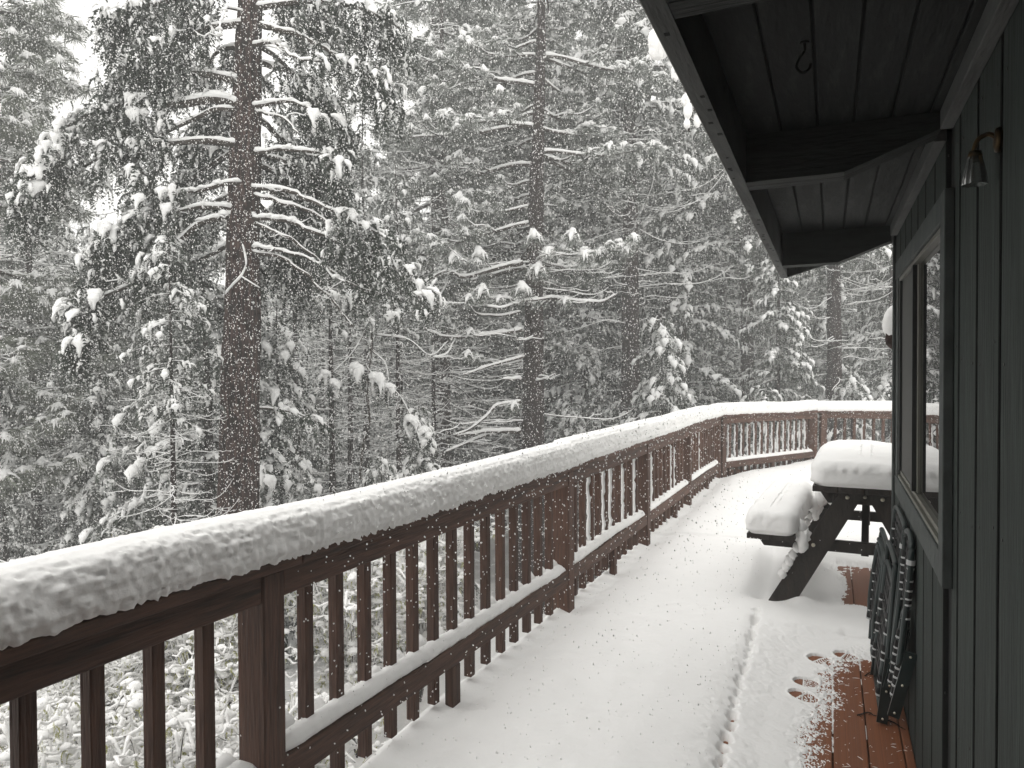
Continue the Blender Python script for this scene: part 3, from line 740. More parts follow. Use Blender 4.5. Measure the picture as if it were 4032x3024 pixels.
# ------------------------------------------------------------------ folding chairs leaning on the wall
def strap_wrap(g, g2, P, r, n, w=.008):
    """alternating bands wound round a tube"""
    P = np.asarray(P, float); a, c = P[0], P[-1]
    for k in range(n):
        t0 = (k + .15) / n; t1 = (k + .6) / n
        (g2 if k % 2 else g).tube([a + (c - a) * t0, a + (c - a) * t1], r, 7)
def folding_chair(yn, yf, pts, label, flat=None, seed=0):
    """pts: dict of (x,z) profile points; frame planes at yn (near) and yf (far)"""
    root = empty('folding_chair', (0, 0, 0)); tag(root, label, 'chair', 'folded webbed chairs leaning on the siding')
    def L3(p, y): return (p[0], y, p[1])
    # outer U frame
    r_ = .0125
    for key, nm, ins in (('back', 'back_frame', 0), ('leg', 'leg_frame', .03), ('seat', 'seat_frame', .055)):
        if key not in pts: continue
        pp = pts[key]; g = Geo(); t = pp[0]
        dn = np.array(pp[1]) - np.array(t); dn = dn / np.linalg.norm(dn) * .05
        path = [L3(q, yn + ins) for q in reversed(pp)][:-1] + [L3((t[0] + dn[0], t[1] + dn[1]), yn + ins)]
        path += [L3(t, yn + ins + .045), L3(t, yf - ins - .045), L3((t[0] + dn[0], t[1] + dn[1]), yf - ins)]
        path += [L3(q, yf - ins) for q in pp[1:]]
        # corner smoothing by resample
        g.tube(resample(path, .012), r_, 8); g.obj(nm, M_GTUBE, root, True)
        if key == 'leg':
            gg = Geo(); gg.tube([L3(pp[-1], yn + ins + .0), L3(pp[-1], yf - ins)], r_ * .95, 8); gg.obj('foot_bar', M_GTUBE, root, True)
    # webbing: straps between the side tubes, black with white edges
    for key, ins in (('back', .0), ('seat', .055)):
        if key not in pts: continue
        pp = pts[key]; a = np.array(pp[0]); c = np.array(pts.get(key + '_web', pp[min(len(pp) - 1, 1)]))
        nrm = np.array([-(c - a)[1], (c - a)[0]]); nrm /= np.linalg.norm(nrm) + 1e-9
        gk, gw = Geo(), Geo(); ns = 7
        for k in range(ns):
            t = .12 + .8 * k / (ns - 1); p = a + (c - a) * t; q = p + (c - a) / np.linalg.norm(c - a) * .022
            for (ga, off, wd) in ((gk, 0, 1), (gw, .0014, .25))[:2 if key == 'seat' and k % 2 == 0 else 1]:
                p0 = p + (q - p) * (0 if wd == 1 else .42); p1 = q if wd == 1 else p + (q - p) * .58
                V = [(p0[0] + nrm[0] * off, yn + ins, p0[1]), (p1[0] + nrm[0] * off, yn + ins, p1[1]), (p1[0] + nrm[0] * off, yf - ins, p1[1]), (p0[0] + nrm[0] * off, yf - ins, p0[1])]
                V2 = [(v[0] + nrm[0] * .001, v[1], v[2] + nrm[1] * .001) for v in V]
                ga.add(V + V2, None, [(0, 1, 2, 3), (4, 7, 6, 5), (0, 4, 5, 1), (1, 5, 6, 2), (2, 6, 7, 3), (3, 7, 4, 0)])
        # lengthwise straps woven through
        for k in range(5):
            yy = yn + ins + (yf - yn - 2 * ins) * (k + .7) / 5.4
            for ga, o1, o2 in ((gk, 0, .05), (gw, .020, .028)):
                p0 = a + (c - a) * .06; p1 = a + (c - a) * .98; off = .0034 if ga is gw else .0026
                V = [(p0[0] + nrm[0] * off, yy + o1, p0[1]), (p0[0] + nrm[0] * off, yy + o2, p0[1]), (p1[0] + nrm[0] * off, yy + o2, p1[1]), (p1[0] + nrm[0] * off, yy + o1, p1[1])]
                ga.add(V, None, [(0, 1, 2, 3)])
        for yy in (yn + ins, yf - ins):
            for t in np.linspace(.3, .95, 6) + rs.uniform(-.04, .04, 6):
                p = a + (c - a) * t; dd_ = (c - a) / np.linalg.norm(c - a)
                gk.tube([(p[0], yy, p[1]), (p[0] + dd_[0] * .028, yy, p[1] + dd_[1] * .028)], .0142, 7)
                gw.tube([(p[0] + dd_[0] * .030, yy, p[1] + dd_[1] * .030), (p[0] + dd_[0] * .037, yy, p[1] + dd_[1] * .037)], .0146, 7)
        gk.obj('webbing', M_STRAPB, root); gw.obj('webbing_stripe', M_STRAPW, root)
    if flat:
        for yy in (yn - .012, yf + .012):
            a, c = flat; g = Geo(); d = np.array(c) - np.array(a); d /= np.linalg.norm(d); nn = np.array([-d[1], d[0]]) * .022
            pl = [(a[0] + nn[0], a[1] + nn[1]), (a[0] - nn[0], a[1] - nn[1]), (c[0] - nn[0], c[1] - nn[1]), (c[0] + nn[0], c[1] + nn[1])]
            V, T, Q = prism(pl, yy - .007, yy + .007); g.add(V, T, Q); g.obj('arm', M_GTUBE, root)
            gb = Geo()
            for t in (.06, .5, .93):
                p = np.array(a) + (np.array(c) - np.array(a)) * t
                gb.tube([(p[0], yy - .007, p[1]), (p[0], yy - .010, p[1]), (p[0], yy - .012, p[1])], [.005, .005, .002], 8)
            gb.obj('rivet', M_BOLT, root)
    # pale clips at the top bend
    g = Geo()
    pp = pts['back']; t = np.array(pp[0]); dn = np.array(pp[1]) - t; dn = dn / np.linalg.norm(dn)
    p = t + dn * .075
    g.tube([(p[0], yn, p[1]), (p[0] + dn[0] * .02, yn, p[1] + dn[1] * .02)], .0165, 8); g.obj('clip', M_STRAPW, root)
    return root
folding_chair(4.16, 4.72, dict(back=[(.272, .652), (.262, .46), (.243, .02)], leg=[(.258, .60), (.236, .35), (.216, .012)], seat=[(.25, .56), (.214, .30), (.208, .16)], seat_web=(.208, .16), back_web=(.262, .33)),
              'smallest folded chair, farthest from the viewer, in front of the others', seed=1)
folding_chair(3.62, 4.14, dict(back=[(.303, .884), (.286, .70), (.262, .40), (.236, .05)], leg=[(.268, .71), (.245, .38), (.214, .012)], seat=[(.262, .62), (.228, .30), (.206, .13)], seat_web=(.206, .13), back_web=(.285, .60)),
              'tall folded chair in the middle with its top bend highest on the wall', seed=2, flat=((.246, .30), (.212, .01)))
folding_chair(3.33, 3.58, dict(back=[(.304, .885), (.285, .64), (.258, .38)], seat=[(.292, .56), (.262, .33), (.24, .22)], seat_web=(.245, .25), back_web=(.285, .60)),
              'folded chair nearest the viewer with flat riveted arm pieces', seed=3, flat=((.300, .44), (.236, .17)))
# sticks on the bare boards
rk = np.random.RandomState(12)
def stick(P, r_, lab):
    g = Geo(); P = resample(P, .01); P = P + rk.randn(*P.shape) * .0015
    g.tube(P, np.linspace(r_, r_ * .5, len(P)), 5)
    for k in range(5):
        q = P[rk.randint(1, len(P) - 1)]; g.tube([q, q + np.array([rk.uniform(-.02, .02), rk.uniform(-.03, .03), .002])], r_ * .5, 4)
    tag(g.obj('twig', M_BLACK), lab, 'twig')
stick([(.115, 3.66, .004), (.16, 3.70, .006), (.21, 3.675, .005)], .0032, 'dark curled twig on the bare boards left of the chair foot')
stick([(.232, 3.66, .004), (.262, 3.64, .005), (.292, 3.60, .004)], .003, 'thin dark twig on the bare boards between chair foot and wall')
stick([(.165, 4.14, .004), (.19, 4.19, .006), (.222, 4.22, .004)], .003, 'short dark twig near the farther chair foot')
g = Geo()
for k in range(170):
    y = rk.uniform(2.6, 4.3); x = rk.uniform(float(board_edge(np.array([y]))[0]) - .02, .31)
    a = rk.uniform(0, 3.14); l = rk.uniform(.003, .012) * rk.choice([.5, 1, 1.6]); w = .0007
    dx, dy = math.cos(a) * l, math.sin(a) * l
    g.add([(x - dx, y - dy, .0012), (x + dx, y + dy, .0012), (x + dx * .9 + w, y + dy * .9 + w, .0022), (x - dx * .9 + w, y - dy * .9 + w, .0022), (x, y + w * 3, .003)], [(0, 1, 4), (1, 2, 4), (2, 3, 4), (3, 0, 4)])
tag(g.obj('snow_crumbs', M_SNOW), 'stray snow crumbs and needles scattered on the bare boards', kind='stuff')
# hanging basket behind the corner
hb = empty('hanging_basket', (.40, 5.4, 1.80)); tag(hb, 'dark hanging basket topped with snow just behind the house corner', 'basket')
g = Geo(); blob(g, (0, 0, -.03), (.07, .07, .09), 4, .15, 10, 16); g.obj('basket', mat('dark_basket', (.03, .018, .015), .9, .5, 40), hb, True)
g = Geo(); blob(g, (0, 0, .06), (.088, .088, .12), 9, .1, 12, 18); g.obj('snow_cap', M_SNOW, hb, True)
g = Geo(); g.tube([(0, 0, .15), (0, 0, .50)], .003, 5); g.obj('wire', M_BLACK, hb)
# ------------------------------------------------------------------ forest
def pxZ(dx, depth, dy=797 * 1.823):
    return pix(dx * 1.823, dy, depth)
# --- templates
def t_frond(seed, n=10, w=.2, hang=.75):
    r = np.random.RandomState(seed); t = np.linspace(.08, 1, n); V = []; T = []
    for k, tt in enumerate(t):
        c = np.array([.78 * tt * (1 - .3 * tt), 0, .06 * tt - hang * tt * tt])
        for s_ in (-1, 1):
            for q in range(1 if k % 2 else 2):
                L_ = w * (1.15 - .75 * tt) * r.uniform(.7, 1.3)
                tip = c + np.array([L_ * r.uniform(.3, .9), s_ * L_ * r.uniform(.5, 1.1), -L_ * r.uniform(.1, 1.0)])
                b_ = np.array([.03, 0, .035]) * r.uniform(.7, 1.3)
                i0 = len(V); V += [c - b_, c + b_, tip]; T.append((i0, i0 + 1, i0 + 2))
    i0 = len(V); c = V[-3]; V += [c, c + (.04, .02, 0), c + (.04, 0, -.2)]; T.append((i0, i0 + 1, i0 + 2))
    return np.array(V), np.array(T), None
def t_pad(seed, n=8, m_=8, w=.17, h=.12, hang=.75, t1=.86):
    r = np.random.RandomState(seed); t = np.linspace(.0, t1, n); V = []; Q = []; T = []; wob = r.uniform(-.12, .12)
    ph = r.uniform(0, 6); lob = r.uniform(.2, .45)
    for k, tt in enumerate(t):
        c = np.array([.78 * tt * (1 - .3 * tt), wob * tt, .06 * tt - hang * tt * tt + .02])
        tn = np.array([.78 * (1 - .6 * tt), 0, .06 - 2 * hang * tt]); tn /= np.linalg.norm(tn); up = np.array([-tn[2], 0, tn[0]])
        e = math.sin(math.pi * (.10 + .86 * k / (n - 1))) ** .55 * (1.15 - .45 * tt) * (1 + lob * math.sin(ph + 9 * tt))
        for j in range(m_):
            a = j * 2 * math.pi / m_; f = e * r.uniform(.7, 1.3)
            V.append(c + np.array([0, 1, 0]) * math.cos(a) * w * f + up * (max(math.sin(a), -.2) * h * f))
    for k in range(n - 1):
        for j in range(m_): Q.append((k * m_ + j, k * m_ + (j + 1) % m_, (k + 1) * m_ + (j + 1) % m_, (k + 1) * m_ + j))
    for q in range(1, m_ - 1): T += [(0, q + 1, q), ((n - 1) * m_, (n - 1) * m_ + q, (n - 1) * m_ + q + 1)]
    return np.array(V), np.array(T), np.array(Q)
def ico(sub):
    bm = bmesh.new(); bmesh.ops.create_icosphere(bm, subdivisions=sub, radius=1)
    V = np.array([v.co[:] for v in bm.verts]); T = np.array([[v.index for v in f.verts] for f in bm.faces]); bm.free()
    return V, T
IV, IT = ico(2)
def t_lump(seed, sx=1, sy=1, sz=.7, amp=.35):
    f = 1 + amp * fbm(IV + seed * 7.3, 1.6, seed, 2)
    V = IV * f[:, None] * np.array([sx, sy, sz]); V[:, 2] = np.where(V[:, 2] < 0, V[:, 2] * .45, V[:, 2])
    return V, IT, None
def t_tuft(seed, n=44, down=.35):
    r = np.random.RandomState(seed); V = []; T = []
    for k in range(n):
        a = r.uniform(0, 2 * math.pi); e = r.uniform(-1.2, .75)
        d = np.array([math.cos(a) * math.cos(e), math.sin(a) * math.cos(e), math.sin(e) - down]); d /= np.linalg.norm(d)
        L_ = r.uniform(.7, 1.05); s_ = np.cross(d, (r.randn(), r.randn(), r.randn())); s_ /= np.linalg.norm(s_)
        i0 = len(V); V += [d * .08 - s_ * .022, d * .08 + s_ * .022, d * L_ * .6 + s_ * .02 + (0, 0, -.05), d * L_ + (0, 0, -.22 * L_)]
        T += [(i0, i0 + 1, i0 + 2), (i0, i0 + 2, i0 + 3)]
    return np.array(V), np.array(T), None
def t_tuftsnow(seed):
    """snow on a needle tuft: low dome with fingers running down along the needles"""
    r = np.random.RandomState(seed); V, T, _ = t_lump(seed, .33, .33, .34, .6)
    V = list(V + np.array([0, 0, .06])); T = list(T)
    for k in range(13):
        a = r.uniform(0, 2 * math.pi); L_ = r.uniform(.6, .95); p0 = np.array([math.cos(a) * .15, math.sin(a) * .15, .24])
        p1 = np.array([math.cos(a) * L_ * .62, math.sin(a) * L_ * .62, .12 - .1 * L_]); p2 = np.array([math.cos(a) * L_ * .86, math.sin(a) * L_ * .86, -.30 * L_ - .1])
        sd = np.array([-math.sin(a), math.cos(a), 0]) * r.uniform(.05, .10); i0 = len(V)
        V += [p0 - sd, p0 + sd, p1 - sd, p1 + sd + (0, 0, .0), p2, p1 + (0, 0, .07), p0 + (0, 0, .06)]
        T += [(i0, i0 + 2, i0 + 5), (i0, i0 + 5, i0 + 6), (i0 + 6, i0 + 5, i0 + 3), (i0 + 6, i0 + 3, i0 + 1), (i0 + 5, i0 + 2, i0 + 4), (i0 + 5, i0 + 4, i0 + 3)]
    return np.array(V), np.array(T), None
FR = [t_frond(k, 10, .20, .75) for k in range(3)] + [t_frond(10 + k, 10, .17, 1.5) for k in range(2)]
PM = [t_pad(30 + k, 4, 5, w=.17, h=.09, t1=.8) for k in range(3)]
PD = [t_pad(k) for k in range(2)] + [t_pad(5, w=.24, h=.10, t1=.7)] + [t_pad(13 + k, hang=1.0, w=.15, t1=.75) for k in range(2)]
LP = [t_lump(k) for k in range(4)]
TF = [t_tuft(k) for k in range(3)]
TS = [t_tuftsnow(k) for k in range(3)]
class Bag:
    """collects placements of templates, then writes them as one mesh"""
    def __init__(s): s.d = {}
    def put(s, key, p, az, tilt, sc_, zs=1.0): s.d.setdefault(key, []).append((p[0], p[1], p[2], az, tilt, sc_, zs))
    def flush(s, g, tpls):
        for k, L_ in s.d.items():
            A = np.array(L_); ca, sa = np.cos(A[:, 3]), np.sin(A[:, 3]); ct, st = np.cos(A[:, 4]), np.sin(A[:, 4])
            M = np.zeros((len(A), 3, 3)); z0 = 0 * ca
            M[:, 0] = np.stack([ca * ct, -sa, ca * st], 1); M[:, 1] = np.stack([sa * ct, ca, sa * st], 1); M[:, 2] = np.stack([-st, z0, ct], 1)
            M *= A[:, 5][:, None, None]; M[:, :, 2] *= A[:, 6][:, None]
            g.inst(tpls[k], M, A[:, :3])
def snow_on(g, P, r, rr, amt=1.0, n=6):
    """snow lying along the top of a limb"""
    if len(P) < 3: return
    k = len(P); t = np.linspace(0, 1, k)
    slope = np.abs(np.gradient(P[:, 2])) / (np.linalg.norm(np.gradient(P, axis=0), axis=1) + 1e-6)
    w = (r * .85 + .010 * amt) * (1.05 - .55 * slope) * (1 + .35 * fbm(P, 9, rr.randint(999), 2)); w = np.clip(w, .004, .2)
    w[0] *= .5; w[-1] *= .4
    Q = P.copy(); Q[:, 2] += r * .55 + w * .35
    g.tube(Q, w, n, .85)
def make_tree(name, base, height, r0, lean, spec, rr, limb_fn, barkm, leafm, label, cat='tree', group=None, parts=True, split_limbs=False, flare=True):
    root = empty(name, base); tag(root, label, cat, group)
    n = 60; zz = np.linspace(-.5, height, n); f = 1 - np.clip(zz / height, 0, 1) ** 1.05 * .93
    P = np.stack([lean[0] * zz + .02 * np.sin(zz * .7), lean[1] * zz, zz], 1)
    g = Geo(); m_ = 20; th = np.arange(m_) * 2 * math.pi / m_
    rad = r0 * f * (1 + (.45 * np.exp(-np.clip(zz, 0, 9) / .35) if flare else 0))
    W = P[:, None, :] + np.stack([np.cos(th), np.sin(th), 0 * th], 1)[None] * rad[:, None, None]
    W = W.reshape(-1, 3); nn = fbm(W * np.array([5, 5, 1.3]), 1.6, 5, 3); c_ = np.repeat(P, m_, 0); W += (W - c_) * (.10 * nn)[:, None]
    i = np.arange(n - 1)[:, None] * m_; j = np.arange(m_)[None]; jn = (j + 1) % m_
    g.add(W, None, np.stack([i + j, i + jn, i + m_ + jn, i + m_ + j], -1).reshape(-1, 4))
    g.obj('trunk', barkm, root, True)
    gl_, gs_, gf_ = Geo(), Geo(), Geo(); fb, sb = Bag(), Bag()
    limb_fn(root, gl_, gs_, fb, sb, rr, lambda z: np.array([lean[0] * z, lean[1] * z, z]), lambda z: r0 * (1 - (z / height) ** 1.05 * .93))
    fb.flush(gf_, TPF); 
    gs2 = Geo(); sb.flush(gs2, TPS)
    if gl_.V: tag(gl_.obj('branches', M_TWIG, root, True), kind='stuff')
    if gf_.V: tag(gf_.obj('crown', leafm, root), kind='stuff')
    if gs2.V:
        gs_.V += gs2.V; gs_.T += [t + gs_.n for t in gs2.T]; gs_.Q += [q + gs_.n for q in gs2.Q]; gs_.n += gs2.n
    if gs_.V: tag(gs_.obj('snow_load', M_SNOWT, root, True), kind='stuff')
    return root
TPF = {('f', k): FR[k] for k in range(5)}; TPF.update({('t', k): TF[k] for k in range(3)})
TPS = {('p', k): PD[k] for k in range(5)}; TPS.update({('l', k): LP[k] for k in range(4)}); TPS.update({('s', k): TS[k] for k in range(3)}); TPS.update({('m', k): PM[k] for k in range(3)})
def fir_branch(root, gl_, gs_, fb, sb, rr, p0, az, L_, droop, up, snow, dens=.15, fs=.42, start=.12, rb=None):
    n = max(4, int(L_ / .12)); t = np.linspace(0, 1, n)
    d = np.array([math.cos(az), math.sin(az), 0]); wob = rr.uniform(-.12, .12)
    side = np.array([-d[1], d[0], 0])
    P = p0 + d * (L_ * t)[:, None] + side * (wob * L_ * t * t)[:, None]; P[:, 2] += up * L_ * t - droop * L_ * t * t
    rb = rb or (.008 + .011 * L_); r_ = rb * (1 - .85 * t)
    gl_.tube(P, r_, 5, cap=False); snow_on(gs_, P, r_, rr, snow, 5)
    m_ = int(L_ * (1 - start) / dens)
    for k in range(m_):
        tt = start + (1 - start) * (k + rr.uniform(0, 1)) / m_
        p = p0 + d * L_ * tt + side * wob * L_ * tt * tt; p[2] += up * L_ * tt - droop * L_ * tt * tt
        for s_ in (-1, 1):
            a = az + s_ * rr.uniform(.35, 1.35) * (1.1 - .6 * tt)
            f = fs * rr.uniform(.65, 1.25) * (1.15 - .35 * tt); q = rr.randint(5)
            fb.put(('f', q), p, a, rr.uniform(-.25, .45), f)
            if rr.rand() < .75: fb.put(('f', rr.randint(3, 5)), p + rr.uniform(-.08, .08, 3), a + rr.uniform(-1, 1), rr.uniform(.1, .9), f * .85)
            if rr.rand() < .9: sb.put(('m', rr.randint(3)), p + rr.uniform(-.12, .12, 3), a + rr.uniform(-1, 1), rr.uniform(-.1, .7), f * rr.uniform(.3, .72))
            if rr.rand() < snow * (.45 + .5 * tt): sb.put(('p', q), p + (0, 0, .02), a, rr.uniform(-.15, .4), f * rr.uniform(.6, 1.0), rr.uniform(.7, 1.25))
    fb.put(('f', 0), P[-1], az, .3, fs); 
    if rr.rand() < snow: sb.put(('p', 0), P[-1], az, .3, fs * .9)
def twig(gl_, gs_, rr, p0, az, L_, up, r_=.012, snow=1.0, hook=.5):
    n = max(6, int(L_ / .10)); t = np.linspace(0, 1, n); d = np.array([math.cos(az), math.sin(az), 0]); side = np.array([-d[1], d[0], 0])
    c1_, c2_ = rr.uniform(-.35, .35), rr.uniform(2, 5)
    P = p0 + d * (L_ * t)[:, None] + side * (c1_ * L_ * t ** 2 + .03 * np.sin(t * c2_ * 3 + 1))[:, None]
    P[:, 2] += up * L_ * t - (up + .25) * L_ * t ** 2 * .8 + hook * L_ * t ** 4 * .5 + .02 * np.sin(t * 9 + c2_)
    rad = r_ * (1 - .75 * t)
    gl_.tube(P, rad, 4, cap=False); snow_on(gs_, P, rad, rr, snow, 5)
    return P
def fn_fir(height, rmax, zlow, snow, step=.27, fs=.42, shape=.8, droop=.28, bare=30, dens=.15, twl=1.6):
    def fn(root, gl_, gs_, fb, sb, rr, ax_, rd):
        z = zlow
        while z < height - .25:
            u = (z - zlow) / (height - zlow); L0 = rmax * (1 - u) ** shape * min(1, .55 + u * 3) + .15
            for q in range(rr.randint(2, 5)):
                a = rr.uniform(0, 2 * math.pi); L_ = L0 * rr.uniform(.55, 1.12)
                fir_branch(root, gl_, gs_, fb, sb, rr, ax_(z) + np.array([0, 0, rr.uniform(-.1, .1)]), a, L_, droop * rr.uniform(.6, 1.5), rr.uniform(-.05, .18), snow, dens, fs)
            z += step * rr.uniform(.7, 1.3)
        for k in range(bare):
            z = rr.uniform(.8, zlow + 1.0); L_ = rr.uniform(.4, twl)
            P = twig(gl_, gs_, rr, ax_(z), rr.uniform(0, 2 * math.pi), L_, rr.uniform(-.75, .45), .011, .9, rr.uniform(0, 1.2))
            for q in range(3):
                i_ = rr.randint(len(P) // 4, len(P) - 1); twig(gl_, gs_, rr, P[i_], rr.uniform(0, 6.28), L_ * rr.uniform(.2, .45), rr.uniform(-.3, .3), .006, .6)
    return fn
def pine_limb(root, gl_, gs_, fb, sb, rr, P, r_, ts, tufts, snow, fol0=.35, subs=9):
    t = np.linspace(0, 1, len(P)); rad = r_ * (1 - .8 * t)
    gl_.tube(P, rad, 6, cap=False); snow_on(gs_, P, rad, rr, 1.2 * snow, 6)
    az0 = math.atan2(P[-1][1] - P[0][1], P[-1][0] - P[0][0])
    def tuft(p, s_):
        q = rr.randint(3); a = rr.uniform(0, 6.28); fb.put(('t', q), p, a, rr.uniform(-.3, .3), s_)
        if rr.rand() < .8 * snow: sb.put(('s', q), p, a, rr.uniform(-.5, .5), s_ * rr.uniform(.65, 1.05), rr.uniform(.8, 1.3))
    tuft(P[-1], ts)
    for k in range(subs):
        tt = fol0 + (1 - fol0) * (k + rr.rand()) / subs; i_ = min(len(P) - 1, int(tt * (len(P) - 1)))
        a = az0 + rr.choice([-1, 1]) * rr.uniform(.4, 1.2); L_ = rr.uniform(.35, .95) * (1.25 - .6 * tt)
        Q = twig(gl_, gs_, rr, P[i_], a, L_, rr.uniform(-.1, .35), rad[i_] * .6 + .004, snow, hook=rr.uniform(.2, 1.1))
        for u in np.linspace(.45, 1, tufts): tuft(Q[int(u * (len(Q) - 1))] + rr.uniform(-.05, .05, 3), ts * rr.uniform(.7, 1.1))
def fn_pine(height, rmax, zlow, ts=.20, step=.33, snow=1.0, bare=24, pts=None, sub=8, avoid=None):
    def fn(root, gl_, gs_, fb, sb, rr, ax_, rd):
        z = zlow
        while z < height - .3:
            u = (z - zlow) / (height - zlow); L0 = rmax * (1 - u * .75) * min(1, .6 + u * 2)
            for q in range(rr.randint(1, 4)):
                a = rr.uniform(0, 6.28); L_ = L0 * rr.uniform(.5, 1.1)
                if avoid is not None and math.cos(a - avoid) > .72: a += math.pi
                n = int(L_ / .12) + 4; t = np.linspace(0, 1, n)
                d = np.array([math.cos(a), math.sin(a), 0]); s_ = np.array([-d[1], d[0], 0])
                P = ax_(z) + d * (L_ * t)[:, None] + s_ * (rr.uniform(-.2, .2) * L_ * t * t + .05 * np.sin(5 * t + a))[:, None]
                P[:, 2] += L_ * (rr.uniform(-.05, .2) * t - rr.uniform(.2, .5) * t * t + .14 * t ** 4) + .03 * np.sin(8 * t + 2 * a)
                pine_limb(root, gl_, gs_, fb, sb, rr, P, .012 + .013 * L_, ts, 2, snow, subs=int(sub * L_ / 2) + 3)
            z += step * rr.uniform(.7, 1.3)
        for k in range(bare):
            z = rr.uniform(1, zlow + .8); L_ = rr.uniform(.6, 2.0); P = twig(gl_, gs_, rr, ax_(z), rr.uniform(0, 6.28), L_, rr.uniform(-.2, .2), .014, 1.0)
            for q in range(3):
                i_ = rr.randint(len(P) // 4, len(P) - 1); twig(gl_, gs_, rr, P[i_], rr.uniform(0, 6.28), L_ * rr.uniform(.2, .5), rr.uniform(-.3, .3), .007, .8)
        if pts: pts(root, gl_, gs_, fb, sb, rr)
    return fn

